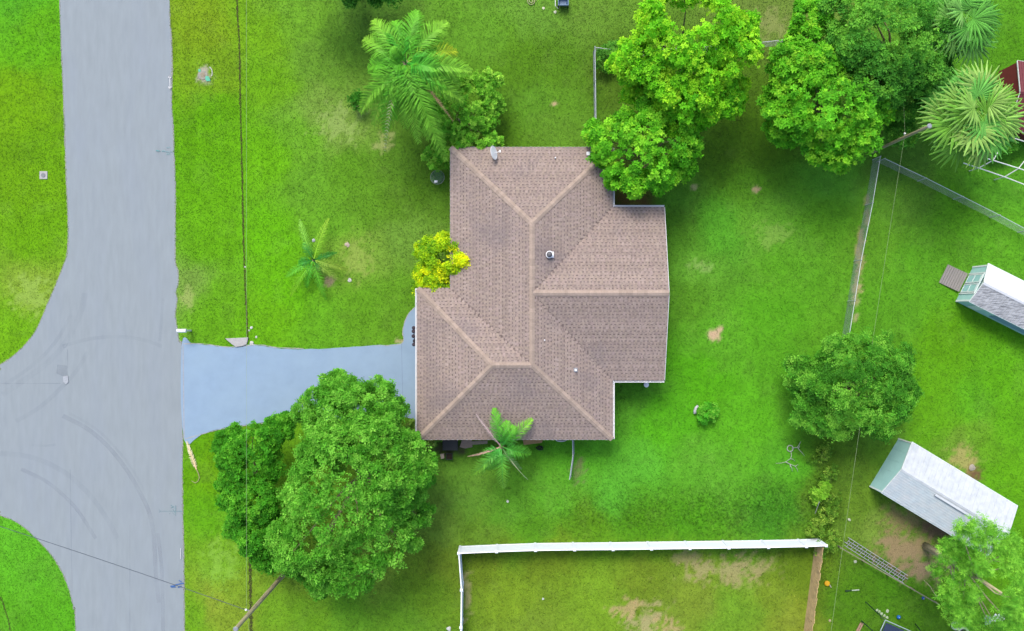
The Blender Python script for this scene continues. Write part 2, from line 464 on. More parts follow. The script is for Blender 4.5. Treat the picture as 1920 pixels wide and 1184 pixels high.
# marks on the road
m_lt = mat('tyre_polish', alb(188,198,210), .85, alpha=.3); m_dk = mat('tyre_dark', alb(150,164,184), .85, alpha=.085)
m_hair = mat('road_joint', alb(130,140,156), .9, alpha=.4)
zt = .016
for pts, wd, mm in (
    ([(118,780),(165,805),(205,840),(240,885),(266,930),(281,965),(289,1010),(292,1070),(298,1130)], .12, m_lt),
    ([(130,775),(178,803),(215,838),(248,880),(270,920)], .07, m_dk),
    ([(296,1000),(304,1080),(306,1184)], .10, m_lt),
    ([(118,650),(150,640),(190,633),(230,632),(270,638),(304,650)], .10, m_dk),
    ([(5,740),(50,710),(90,680),(125,640),(150,590),(160,550)], .16, m_dk),
    ([(10,720),(50,694),(85,664),(112,630),(134,590)], .10, m_dk),
    ([(30,790),(80,760),(140,700),(165,660)], .12, m_dk),
    ([(0,850),(60,858),(120,885),(170,930),(205,980),(220,1010)], .14, m_dk),
    ([(40,880),(90,905),(140,950),(180,1010)], .10, m_lt),
    ([(300,640),(303,600),(306,560)], .08, m_dk),
    ([(60,835),(85,836),(105,834)], .06, m_dk)):
    ln = smooth_line([tuple(P(a, b)[:2]) for a, b in pts], 8)
    MB().strip(ln, wd*2.2, zt).build('tyre_mark', mm, road); zt += .0012
zt += .002
for pts in ([(0,719),(40,719.5),(114,719)], [(127,690),(127,655)], [(132,880),(134,1010),(136,1110)], [(244,985),(244,1184)]):
    MB().strip([P(a, b)[:2] for a, b in pts], .025, zt).build('road_joint', m_hair, road); zt += .001
MB().prism([P(a, b)[:2] for a, b in ((119,706),(128,705),(129,717),(124,721),(119,716))], .0, .05).build('road_patch', mat('patch', alb(192,198,204), .9, noise=.15, nscale=12), road)
MB().prism([P(a, b)[:2] for a, b in ((108,684),(126,686),(127,704),(118,705),(107,700))], .0, .049).build('road_patch', mat('patch_dark', alb(168,178,190), .9, noise=.1, nscale=12, alpha=.4), road)
# survey paint
m_wp = mat('paint_white', alb(238,240,240), .7, noise=.1); m_tp = mat('paint_teal', alb(108,190,190), .8, alpha=.95); m_bp = mat('paint_blue', alb(70,120,190), .8, alpha=1.0)
zp = .06
def paint(lines, mm, wd, nm='paint_mark', par=road):
    b = MB()
    for ln in lines: b.strip([P(x, y)[:2] for x, y in ln], wd, zp)
    return b.build(nm, mm, par)
a1 = paint([[(319,143),(319.4,155),(319.6,167)], [(316,147),(319,142.5)], [(319.2,142.5),(321,147)], [(316.5,163),(319.4,168)], [(319.6,168),(322,163)]], m_wp, .055)
zp = .064
paint([[(293,283),(301,284)], [(304,284),(311,284)], [(313,278),(320,277)], [(312,285.5),(324,285.5)], [(313,290),(320,289)]], m_tp, .06)
zp = .066
paint([[(299,958.5),(342,958.5)], [(299,955.5),(302,958.5),(299,961)], [(330,948),(330,967)], [(321,947),(325,950),(321,953),(327,950)], [(318,964),(320,962)], [(324,961),(328,965)], [(325,955),(329,962)]], m_tp, .035)
zp = .068
paint([[(320,1099),(328,1098)], [(321,1100.5),(330,1100)], [(327,1097),(345,1093)], [(336,1088),(341,1091)], [(334,1101),(341,1099)]], m_bp, .06)
paint([[(339.6,1028),(339.2,1048)]], m_wp, .04)

# narrow edging trench through the verge
m_trench = mat('trench_soil', alb(74,72,30), .98, noise=.5, nscale=20, bump=.8, bscale=30, stain=(14, alb(80,110,24), .5, .6, .8))
def trench(pts, wd, sd):
    r = random.Random(sd)
    ln = smooth_line([tuple(P(a, b)[:2]) for a, b in pts], 26)
    ln = [(a + r.uniform(-.02, .02), b + r.uniform(-.02, .02)) for a, b in ln]
    return ln, MB().strip(ln, [wd * r.uniform(.45, 1.25) for _ in ln], .006)
tr1, b1 = trench([(443,-80),(445,20),(449,90),(451,200),(454,330),(456,420),(459,520),(463,600),(465,638)], .12, 1)
tag(b1.build('verge_trench', m_trench), kind='structure')
tr2, b2 = trench([(468,1040),(469,1075),(470,1120),(471,1184),(472,1260)], .20, 2)
tag(b2.build('verge_trench', m_trench), kind='structure')
tr3, b3 = trench([(-30,1090),(0,1120),(10,1145),(17,1170),(20,1200)], .08, 4)
tag(b3.build('verge_trench', m_trench), kind='structure')

# ------------------------------------------------------------------ house
ZE = 2.7                      # eaves
RISE = 1.55
ZR = ZE + RISE
def E(px, py): return P(px, py, ZE)[:2]          # plan position of an eaves point
hx = {k: (v - 960) * (CAM_H - ZE) / FPX for k, v in dict(w=845, e=1148, r=996.5, g=783, ga=924, we=1246).items()}
hy = {k: (592 - v) * (CAM_H - ZE) / FPX for k, v in dict(n=277, na=424, gn=541, gr=682.5, s=824, wn=389.5, wr=551, ws=713).items()}
X_, Y_ = hx, hy
house = thing('house', (X_['r'], Y_['wr'], 0), 'single-storey house with brown hipped shingle roof at the end of the blue driveway', 'house')
def e3(x, y): return Vector((x, y, ZE))
def r3(x, y): return Vector((x, y, ZR))
W, Ee, R, G, GA, WE = X_['w'], X_['e'], X_['r'], X_['g'], X_['ga'], X_['we']
N_, NA, GN, GR, SO, WN, WR, WS = (Y_[k] for k in ('n','na','gn','gr','s','wn','wr','ws'))
planes = [
 [e3(Ee,N_), e3(W,N_), r3(R,NA)],                                  # north hip (eave first edge)
 [e3(W,N_), e3(W,GN), r3(R,GR), r3(R,NA)],                         # west
 [e3(W,GN), e3(G,GN), r3(GA,GR), r3(R,GR)],                        # garage north
 [e3(G,GN), e3(G,SO), r3(GA,GR)],                                  # garage west hip
 [e3(G,SO), e3(Ee,SO), r3(R,GR), r3(GA,GR)],                       # south
 [e3(Ee,SO), e3(Ee,WS), r3(R,WR), r3(R,GR)],                       # east, south of wing
 [e3(Ee,WS), e3(WE,WS), r3(WE,WR), r3(R,WR)],                      # wing south
 [e3(WE,WN), e3(Ee,WN), r3(R,WR), r3(WE,WR)],                      # wing north
 [e3(Ee,WN), e3(Ee,N_), r3(R,NA), r3(R,WR)],                       # east, north of wing
]
m_deck = mat('roof_deck', alb(120,104,100), .95)
m_sh = mat('shingle', (0,0,0,1), .95, noise=.22, nscale=9, bump=.5, bscale=60, spec=.15, attr=True, stain=(.35, alb(132,124,130), .50, .75, .5))
m_caps = [mat('ridge_shingle_%d' % i, alb(c*.97, c*.87, c*.79), .95, noise=.12, nscale=10, bump=.4, bscale=60, spec=.15) for i, c in enumerate((208, 199, 215))]
m_cap = mat('ridge_shingle', alb(216,191,174), .95, noise=.12, nscale=10, bump=.4, bscale=60, spec=.15)
rb = MB()
for p in planes: rb.slab(p, .12)
roof = rb.build('roof', m_deck, house)
rs = random.Random(11)
light = np.array(alb(187,168,157)[:3]); dark = np.array(alb(142,125,119)[:3])
single = []
for p in planes:
    o = p[0]; u = (p[1] - p[0]).normalized()
    nrm = (p[1] - p[0]).cross(p[-1] - p[0]).normalized()
    if nrm.z < 0: nrm = -nrm
    v = nrm.cross(u)
    if v.z < 0: v = -v
    if u.cross(v).dot(nrm) < 0: flip = True
    else: flip = False
    q = [((a - o).dot(u), (a - o).dot(v)) for a in p]
    vmax = max(b for a, b in q)
    def span(t):
        xs = []
        for i in range(len(q)):
            (a0, b0), (a1, b1) = q[i], q[(i+1) % len(q)]
            if (b0 <= t) != (b1 <= t): xs.append(a0 + (a1 - a0) * (t - b0) / (b1 - b0))
        return (min(xs), max(xs)) if len(xs) >= 2 else None
    V = []; Fq = []; Cq = []
    def piece(u0, u1, v0, v1, h0, h1, col, u0t=None, u1t=None, out=None):
        u0t = u0 if u0t is None else u0t; u1t = u1 if u1t is None else u1t
        pts = [o + u*u0 + v*v0 + nrm*.001, o + u*u1 + v*v0 + nrm*.001, o + u*u1 + v*v0 + nrm*h0, o + u*u0 + v*v0 + nrm*h0,
               o + u*u1t + v*v1 + nrm*h1, o + u*u0t + v*v1 + nrm*h1, o + u*u1t + v*v1 + nrm*.001, o + u*u0t + v*v1 + nrm*.001]
        fs = [(0,1,2,3), (3,2,4,5), (1,6,4,2), (7,0,3,5)]
        if flip: fs = [f[::-1] for f in fs]
        if out is not None:
            out.append((pts, fs, col)); return
        k = len(V); V.extend(pts); Fq.extend([tuple(i + k for i in f) for f in fs]); Cq.extend([col] * 8)
    EXP = .20
    t = -.03; row = 0
    while t < vmax - .05:
        s0 = span(max(t, .004)); s1 = span(min(t + EXP, vmax - .004))
        if s0 and s1:
            lo, hi = s0; lo1, hi1 = s1
            rowc = rs.uniform(.93, 1.07)
            piece(lo, hi, t, min(t + EXP + .02, vmax - .004), .0055, .003, dark * rs.uniform(.85, 1.15), lo1, hi1)
            a = lo + rs.uniform(-.2, .0); vt = min(t + EXP + .012, vmax - .002)
            LO, HI = (lo + lo1)/2, (hi + hi1)/2
            while a < HI:
                wd = rs.choice((.10, .12, .14, .17)) * rs.uniform(.85, 1.15)
                gap = rs.choice((.07, .10, .12, .13)) * rs.uniform(.85, 1.15)
                b = a + wd
                tint = light * rowc * rs.uniform(.91, 1.07) * np.array([1, rs.uniform(.98, 1.02), rs.uniform(.96, 1.04)])
                aa, bb = max(a, LO), min(b, HI)
                if bb - aa > .02:
                    out = single if (wd > .165 and rs.random() < .25 and len(single) < 300 and bb - aa > .15) else None
                    piece(aa, bb, t - .004, vt, .0125, .009, tint, out=out)
                aa, bb = max(b + .001, LO), min(b + gap - .001, HI)
                if bb - aa > .02:
                    piece(aa, bb, t + rs.uniform(.055, .085), vt, .0118, .009, light * rowc * rs.uniform(.86, 1.02))
                a = b + gap
        t += EXP; row += 1
    me = np_mesh('shingle_courses', np.array([tuple(x) for x in V]), np.array(Fq), m_sh, np.array(Cq))
    so = link('shingle_courses', me, roof); so['kind'] = 'stuff'
for pts, fs, col in single:
    me = np_mesh('shingle', np.array([tuple(x) for x in pts]), np.array(fs), m_sh, np.array([col] * 8))
    link('shingle', me, roof)

def ridge_caps(a, b, d1, d2):
    """a to b along the ridge or hip; d1 and d2 point down the two slopes"""
    L = (b - a).length; n = int(L / .2); t = (b - a) / L
    d1 = d1.normalized(); d2 = d2.normalized(); up = Vector((0,0,1))
    mb = MB(); wd = .165; ln = L / n + .05
    pts = []
    for s, h in ((0, .056), (ln, .038)):
        pts += [t*s + d1*wd + up*(h-.004), t*s + up*(h+.012), t*s + d2*wd + up*(h-.004), t*s + d1*wd + up*(h-.03), t*s + d2*wd + up*(h-.03)]
    mb.add(pts, [(0,1,6,5), (1,2,7,6), (3,0,5,8), (2,4,9,7), (3,4,2,1,0)])
    mes = [mb.mesh('ridge_cap', mm) for mm in m_caps]
    for i in range(n):
        o = link('ridge_cap', rs.choice(mes), roof); o.location = a + t * (L / n * i)
def slope(i):
    p = planes[i]; u = (p[1]-p[0]).normalized(); nrm = (p[1]-p[0]).cross(p[-1]-p[0]).normalized()
    if nrm.z < 0: nrm = -nrm
    v = nrm.cross(u); return -v if v.z > 0 else v
def hipdir(i, axis_v):
    d = slope(i); ax = axis_v.normalized(); q = d - ax * d.dot(ax); return q
def caps(a, b, i, j):
    ax = b - a; ridge_caps(a, b, hipdir(i, ax), hipdir(j, ax))
caps(e3(W,N_), r3(R,NA), 0, 1); caps(e3(Ee,N_), r3(R,NA), 0, 8)
caps(r3(R,GR), r3(R,NA), 1, 8)
caps(r3(WE,WR), r3(R,WR), 6, 7)
caps(r3(GA,GR), r3(R,GR), 2, 4)
caps(e3(G,GN), r3(GA,GR), 2, 3); caps(e3(G,SO), r3(GA,GR), 3, 4)
caps(e3(Ee,SO), r3(R,GR), 4, 5)
# walls below, set in under the eaves
m_wall = mat('stucco', alb(206,190,166), .9, noise=.06, nscale=4, bump=.3, bscale=50)
m_white = mat('white_trim', alb(236,238,240, 1.6), .5, noise=.03, nscale=5)
m_gutter = mat('gutter_white', alb(240,240,240, 1.5), .45, noise=.05, nscale=5)
IN = .5
wall_poly = [(W+IN,N_-IN),(Ee-IN,N_-IN),(Ee-IN,WN-IN),(WE-.15,WN-IN),(WE-.15,WS+IN),(Ee-IN,WS+IN),(Ee-IN,SO+IN),(G+IN,SO+IN),(G+IN,GN-IN),(W+IN,GN-IN)]
wb = MB().prism(wall_poly, 0, ZE - .10)
wb.add([(WE-.15,WN-IN,ZE-.099),(WE-.15,WS+IN,ZE-.099),(WE-.15,WR,ZR-.16),(WE-.35,WN-IN,ZE-.099),(WE-.35,WS+IN,ZE-.099),(WE-.35,WR,ZR-.16)], [(1,0,2),(3,4,5),(0,1,4,3),(0,3,5,2),(1,2,5,4)])
wb.build('wall', m_wall, house)
MB().slab([(W,N_,ZE-.122),(Ee,N_,ZE-.122),(Ee,WN,ZE-.122),(WE,WN,ZE-.122),(WE,WS,ZE-.122),(Ee,WS,ZE-.122),(Ee,SO,ZE-.122),(G,SO,ZE-.122),(G,GN,ZE-.122),(W,GN,ZE-.122)], .03).build('soffit', m_white, house)
gd = MB().box(G+IN-.05, Y_['gr']-2.5, 0, G+IN+.02, Y_['gr']+2.4, 2.15).build('garage_door', m_white, house)
for k in range(4): MB().box(G+IN-.075, GR-2.4, .06+k*.53, G+IN-.052, GR+2.3, .52+k*.53).build('door_panel', m_white, gd)
m_glass = mat('window_glass', alb(60,80,95), .1, spec=.6)
def window(x, y, ax, wd, z0=1.0, h=1.1):
    d = .05
    if ax == 'y': f = MB().box(x-d, y-wd/2, z0, x+d, y+wd/2, z0+h); g = MB().box(x-d-.012, y-wd/2+.06, z0+.06, x+d+.012, y+wd/2-.06, z0+h-.06)
    else: f = MB().box(x-wd/2, y-d, z0, x+wd/2, y+d, z0+h); g = MB().box(x-wd/2+.06, y-d-.012, z0+.06, x+wd/2-.06, y+d+.012, z0+h-.06)
    o = f.build('window', m_white, house); g.build('pane', m_glass, o)
window(W+IN, 6.5, 'y', 1.6); window(W+IN, 3.4, 'y', 1.6); window(R-1.5, N_-IN, 'x', 1.2); window(R+2.5, N_-IN, 'x', 1.2)
window(WE-.15, 2.6, 'y', 2.4, .3, 1.8); window(WE-.15, -1.0, 'y', 1.4); window(R, SO+IN, 'x', 1.2); window(R-3.5, SO+IN, 'x', 1.2)
dr = MB().box(W+1.2, GN-IN-.03, 0, W+2.1, GN-IN+.04, 2.05).build('door', mat('door_red', alb(120,60,50), .5), house)
MB().lathe((W+2.0, GN-IN+.07, 1.0), [(.0,-.03),(.03,-.02),(.03,.02),(.0,.03)], 8).build('handle', m_white, dr)
# thin fascia and gutters
def fascia(a, b):
    MB().bar((a[0],a[1],ZE-.062), (b[0],b[1],ZE-.062), .03, .118).build('fascia', m_white, house)
for a, b in (((W-.02,N_),(W-.02,GN)),((W,N_+.02),(Ee,N_+.02)),((G,SO-.02),(Ee,SO-.02))): fascia(a, b)
def gutter(a, b, out, w_=.13):
    a = Vector((a[0],a[1],ZE-.04)); b = Vector((b[0],b[1],ZE-.04)); o = Vector((out[0],out[1],0)); dn = Vector((0,0,-.12)); th = .014
    g = MB()
    prof = [Vector((0,0,0)), dn*1.0, dn + o*w_, o*w_ + Vector((0,0,.01)), o*(w_-.028) + Vector((0,0,.01)), o*(w_-.028)+dn*.86, o*th+dn*.86, o*th]
    n = len(prof); base = [a + q for q in prof] + [b + q for q in prof]
    fs = [(i, (i+1)%n, n+(i+1)%n, n+i) for i in range(n)] + [tuple(reversed(range(n))), tuple(range(n, 2*n))]
    g.add(base, fs)
    go = g.build('gutter', m_gutter, house)
    L = (b-a).length; k = max(1, int(L/.72)); t = (b-a)/L
    sm = MB().bar(o*.0, o*(w_), .03, .012).mesh('gutter_strap', m_gutter)
    for i in range(k+1):
        st = link('gutter_strap', sm, go); st.location = a + t*(.08 + (L-.16)*i/k) + Vector((0,0,.012)) + Matrix.Identity(3) @ Vector((0,0,0))
gutter((G-.01,GN), (G-.01,SO), (-1,0)); gutter((Ee+.01,WS-.12), (Ee+.01,SO), (1,0)); gutter((Ee,WS-.01), (WE,WS-.01), (0,-1))
gutter((Ee,WN+.01), (WE,WN+.01), (0,1)); gutter((Ee+.01,WN+.15), (Ee+.01,N_), (1,0))
for sgn, yy in ((1, WN), (-1, WS)):
    MB().bar((WE+.012, yy, ZE-.05), (WE+.012, WR, ZR-.05), .02, .11).build('bargeboard', m_white, house)
# roof furniture
def roof_z(x, y):
    best = ZE
    for p in planes:
        poly = [(a.x, a.y) for a in p]
        if in_poly(np.array([x]), np.array([y]), poly)[0]:
            nrm = (p[1]-p[0]).cross(p[-1]-p[0])
            return p[0].z - (nrm.x*(x-p[0].x) + nrm.y*(y-p[0].y)) / nrm.z
    return best
m_metal = mat('galvanised', alb(186,190,194), .45, noise=.1, nscale=12, metal=.4)
m_dark = mat('dark_metal', alb(120,120,124), .6, metal=.2)
def on_roof(px, py):
    z = 3.6
    for _ in range(4):
        q = P(px, py, z); z = roof_z(q.x, q.y)
    return P(px, py, z)
q = on_roof(1032, 478)
v = MB().box(q.x-.16, q.y-.17, q.z-.08, q.x+.2, q.y+.17, q.z+.05).build('roof_vent', m_white, house)
MB().lathe((q.x-.06, q.y, q.z+.03), [(.14,0),(.15,.16),(.21,.17),(.21,.24),(.13,.25)], 20).build('vent_collar', m_white, v)
MB().lathe((q.x-.07, q.y, q.z+.27), [(.13,0),(.165,.02),(.15,.12),(.08,.17),(.01,.18)], 20).build('vent_cap', m_dark, v, smooth=True)
q = on_roof(1079, 694)
v = MB().lathe((q.x, q.y, q.z-.03), [(.06,0),(.06,.3)], 12).build('vent_pipe', m_white, house)
MB().box(q.x-.12, q.y-.12, q.z-.05, q.x+.12, q.y+.12, q.z+.045).build('flashing', m_metal, v)
q = on_roof(1021, 638)
v = MB().lathe((q.x, q.y, q.z-.03), [(.035,0),(.035,.16)], 10).build('vent_pipe', m_white, house)
q = on_roof(1041, 297)
MB().lathe((q.x, q.y, q.z-.03), [(.035,0),(.035,.25)], 10).build('vent_pipe', m_white, house)
q = on_roof(1104, 289)
v = MB().box(q.x-.14, q.y-.10, q.z-.06, q.x+.05, q.y+.10, q.z+.16).build('junction_box', m_white, house)
MB().tube([(q.x, q.y, q.z+.1), (q.x+.25, q.y+.18, q.z+.1), (q.x+.35, q.y+.25, q.z+.04)], .03, 8).build('conduit', m_metal, v)
# satellite dish
q = on_roof(927, 292)
dish = thing('satellite_dish', q, 'pale grey satellite dish on the north eave of the brown roof', 'satellite dish')
rot = Matrix.Rotation(math.radians(66), 4, 'Y') @ Matrix.Rotation(0, 4, 'Z')
rot = Matrix.Rotation(math.radians(8), 4, 'Z') @ rot
dc = q + Vector((-.12, .05, .55))
prof = [(.01,.0)] + [(.38*i/6, .11*(i/6)**2) for i in range(1, 7)] + [(.40,.12),(.40,.10)] + [(.38*i/6, .11*(i/6)**2-.025) for i in range(6, 0, -1)]
m_dish = mat('dish_grey', alb(196,212,220, 1.7), .5, noise=.05)
MB().lathe(dc, prof, 28, rot.to_3x3()).build('reflector', m_dish, dish, smooth=True)
MB().lathe(dc, [(.385,.112),(.405,.125),(.405,.10),(.385,.098)], 28, rot.to_3x3()).build('rim', m_white, dish)
nv = rot.to_3x3() @ Vector((0,0,1))
MB().tube([dc - nv*.02, q + Vector((0,.05,.15)), q + Vector((.02,.0,-.02))], .03, 8).build('mast', m_metal, dish)
arm_end = dc + nv*.50 + Vector((0,0,-.05))
MB().tube([dc - Vector((0,0,.3)), arm_end], .02, 8).build('arm', m_white, dish)
MB().bar(arm_end - Vector((0,.05,0)), arm_end + Vector((0,.07,0)), .1, .09).build('feed', m_white, dish)

HOUSE_POLY = wall_poly

# ------------------------------------------------------------------ sheds
m_teal = mat('teal_siding', alb(158,200,196, 2), .6, noise=.05, nscale=3)
m_trimw = mat('shed_trim', alb(224,234,232, 1.7), .55, noise=.05)
m_rw = mat('white_metal_roof', alb(246,248,250, 1.15), .4, noise=.04, nscale=3, spec=.4)
m_rworn = mat('worn_metal_roof', alb(226,228,230), .6, noise=.16, nscale=3, stain=(5, alb(140,142,146), .46, .62, .95), stretch=(math.radians(26), (.5, 6, 1)))
m_rgal = mat('silver_metal_roof', alb(212,226,232,1.1), .5, noise=.12, nscale=3, stain=(2.2, alb(232,238,240), .42, .66, .9), spec=.4)
m_rsilv = mat('chalky_metal_roof', alb(228,234,238,1.12), .5, noise=.08, nscale=4, stain=(2.5, alb(208,218,226), .45, .68, .5), spec=.4)
def roof_panels(par, L, w_, ze, za, side, m, npan, ov, x0, rib=.018, across=True):
    """separate metal sheets with ribs on one slope; x along the ridge"""
    y1 = side * (w_/2 + ov); sl = (ze - za) / (w_/2)
    z1 = za + sl * (w_/2 + ov)
    up = Vector((0,0,1)); pw = (L + 2*.04) / npan
    for i in range(npan):
        a = x0 - .04 + i*pw; b = a + pw - .004
        mb = MB()
        dz = .002 * (i % 2)
        mb.slab([(a,0.012*side,za+dz),(b,0.012*side,za+dz),(b,y1,z1+dz),(a,y1,z1+dz)], .022)
        if across:
            k = 3
            for j in range(k):
                xx = a + pw*(j+.5)/k
                mb.bar((xx,.02*side,za+rib/2+dz), (xx,y1,z1+rib/2+dz), .03, rib)
        else:
            k = 12
            for j in range(k):
                f = (j+.5)/k
                mb.bar((a+.002, y1*f, za+(z1-za)*f+rib/2+dz), (b-.002, y1*f, za+(z1-za)*f+rib/2+dz), .035, rib)
        mb.build('roof_panel', m, par)
def shed(name, label, mid, rz, L, w_, ze, za, m_w, m_l, m_r, ov=.06, npan=9, rib_l=True, rib_r=True):
    t = local_thing(name, mid, label, 'shed', 'backyard sheds', rz)
    b = MB(); h = w_/2
    b.add([(0,-h,0),(L,-h,0),(L,h,0),(0,h,0),(0,-h,ze-.03),(L,-h,ze-.03),(L,h,ze-.03),(0,h,ze-.03),(0,0,za-.04),(L,0,za-.04)],
          [(0,1,5,4),(2,3,7,6),(0,4,8,7,3),(1,2,6,9,5),(3,2,1,0),(4,5,9,8),(6,7,8,9)])
    b.build('wall', m_w, t)
    roof_panels(t, L, w_, ze, za, 1, m_l, npan, ov, 0, across=rib_l)
    roof_panels(t, L, w_, ze, za, -1, m_r, npan, ov, 0, across=rib_r)
    MB().add([(-.05,-.13,za-.02),(L+.05,-.13,za-.02),(L+.05,0,za+.035),(-.05,0,za+.035),(L+.05,.13,za-.02),(-.05,.13,za-.02)], [(0,1,2,3),(3,2,4,5),(0,3,5),(1,4,2)]).build('ridge_cap', m_l, t)
    for s in (1, -1):
        MB().bar((-.045, s*(h+ov), ze-.06 - (za-ze)/h*ov), (-.045, 0, za-.06), .03, .09).build('bargeboard', m_trimw, t)
        MB().bar((-.03, s*(h+ov+.012), ze-.05-(za-ze)/h*ov), (L+.03, s*(h+ov+.012), ze-.05-(za-ze)/h*ov), .02, .07).build('eave_trim', m_trimw, t)
    return t
# small garden shed with a plank ramp and a white roof
sa = shed('garden_shed', 'teal garden shed with bright white roof, double door and plank ramp', P(1808, 533), math.radians(-26.5), 5.2, 2.36, 1.9, 2.42, m_teal, m_rw, m_rworn, .09, 9)
for s in (-1, 1):
    d = MB().box(-.035, s*.32-.29, .12, -.002, s*.32+.29, 1.8).build('door', mat('teal_door', alb(150,196,192, 2), .6, noise=.05), sa)
    for a in ((-.05, s*.32-.29, .14, -.036, s*.32-.23, 1.78), (-.05, s*.32+.23, .14, -.036, s*.32+.29, 1.78), (-.05, s*.32-.225, 1.70, -.036, s*.32+.225, 1.78), (-.05, s*.32-.225, .9, -.036, s*.32+.225, .97), (-.05, s*.32-.225, .14, -.036, s*.32+.225, .2)):
        MB().box(*a).build('door_trim', m_trimw, d)
MB().box(-.045, -.72, 1.83, -.004, .72, 1.9).build('door_trim', m_trimw, sa)
for s in (-1, 1): MB().box(-.045, s*.68-.035, 0, -.004, s*.68+.035, 1.825).build('door_trim', m_trimw, sa)
for s in (-1, 1): MB().box(-.03, s*1.16-.05, 0, .06, s*1.16+.05, 1.85).build('corner_board', m_trimw, sa)
for k in range(6): MB().box(-.03, -.3+k*.11, 2.0, -.003, -.24+k*.11, 2.12).build('vent_slot', mat('slot_dark', alb(70,80,84), .8), sa)
MB().box(.62, -1.23, .35, 1.15, -1.185, 1.75).build('side_panel', m_trimw, sa)
MB().box(2.0, -1.22, .5, 5.1, -1.187, 1.75).build('screen', mat('screen_blue', alb(120,152,180, 1.8), .5, noise=.1), sa)
m_plank = mat('grey_plank', alb(176,170,164), .9, noise=.2, nscale=7, bump=.3, bscale=30, stretch=(math.radians(26), (9, .8, 1)))
ramp = sa
for k in range(9):
    MB().box(-.17-k*.145-.128, -.62, -.006 + .16 - k*.015, -.17-k*.145, .62, .20 - k*.015).build('ramp_plank', m_plank, sa)
for s in (-.5, .5): MB().box(-1.4, s-.04, -.02, -.05, s+.04, .03).build('ramp_joist', m_plank, sa)
# long silver shed
sb = shed('storage_shed', 'long teal storage shed with chalky silver metal roof on the dirt patch', P(1657.5, 867.5), math.radians(-31.2), 7.25, 3.42, 2.0, 2.66, m_teal, m_rsilv, m_rgal, .05, 8, True, False)
for k in range(1, 5): MB().box(-.012, -1.7+k*.68-.01, .05, -.001, -1.7+k*.68+.01, 1.95).build('siding_batten', m_teal, sb)
MB().box(2.4, -.32, 2.60, 5.2, -.19, 2.69).build('ridge_vent', m_rsilv, sb)
for s in (-1, 1): MB().box(-.03, s*1.70-.045, 0, .04, s*1.70+.045, 1.9).build('corner_board', m_trimw, sb)
# red shed in the corner
m_red = mat('red_siding', alb(126,44,50, 1.5), .7, noise=.12, nscale=5); m_redr = mat('red_metal_roof', alb(134,58,66), .6, noise=.12, nscale=4)
sc_ = shed('red_shed', 'dark red shed with ribbed red roof behind the fan palm', P(1864, 195), math.radians(-8), 5.0, 4.0, 2.2, 3.0, m_red, m_redr, m_redr, .06, 12)
MB().bar((.55, 1.95, 2.27), (.55, .2, 2.96), .07, .03).build('batten', mat('pale_wood', alb(196,160,130), .8), sc_)
SHED_POLYS = []
for o, L, w_ in ((sa, 5.2, 2.36), (sb, 7.25, 3.42), (sc_, 5, 4)):
    mt = Matrix.Translation(o.location) @ Matrix.Rotation(o.rotation_euler.z, 4, 'Z')
    SHED_POLYS.append([(mt @ Vector(c))[:2] for c in ((0,-w_/2,0),(L,-w_/2,0),(L,w_/2,0),(0,w_/2,0))])

# ------------------------------------------------------------------ fences
m_vinyl = mat('white_vinyl', alb(228,234,246, 2), .45, noise=.04, nscale=2, spec=.4); m_vtop = mat('white_vinyl_rail', alb(246,248,250, 1.7), .4, noise=.03)
vf = thing('vinyl_fence', P(1200, 1018), 'tall solid white vinyl fence around the yellowish yard at the bottom', 'fence')
VH = 1.62
base = [(863,1025),(932,1022),(1003,1019.5),(1074,1018.5),(1144,1018),(1214,1017),(1284,1016),(1355,1015),(1427,1014),(1496,1012.5),(1532,1011)]
westleg = [(863,1025),(868,1092),(867,1160),(866,1230)]
def vinyl_run(pts, first):
    w3 = [P(a, b) for a, b in pts]
    for i, p in enumerate(w3):
        if i or first:
            po = MB().box(p.x-.065, p.y-.065, -.05, p.x+.065, p.y+.065, VH+.05).build('post', m_vinyl, vf)
            MB().add([(p.x-.085,p.y-.085,VH+.052),(p.x+.085,p.y-.085,VH+.052),(p.x+.085,p.y+.085,VH+.052),(p.x-.085,p.y+.085,VH+.052),(p.x,p.y,VH+.12)], [(3,2,1,0),(0,1,4),(1,2,4),(2,3,4),(3,0,4)]).build('post_cap', m_vtop, po)
        if i:
            a, b = w3[i-1], p; d = (b-a).normalized(); a2 = a + d*.068; b2 = b - d*.068
            jl = Vector((d.y, -d.x, 0)) * random.uniform(-.03, .03)
            pn = MB().bar(a2 + Vector((0,0,VH/2)), b2 + jl*0 + Vector((0,0,VH/2)), .035, VH-.14).build('panel', m_vinyl, vf)
            MB().bar(a2 + Vector((0,0,VH-.035)), b2 + Vector((0,0,VH-.035)), .062, .09).build('rail', m_vtop, vf)
            MB().bar(a2 + Vector((0,0,.06)), b2 + Vector((0,0,.06)), .062, .14).build('rail', m_vinyl, vf)
vinyl_run(base, True); vinyl_run(westleg, False)

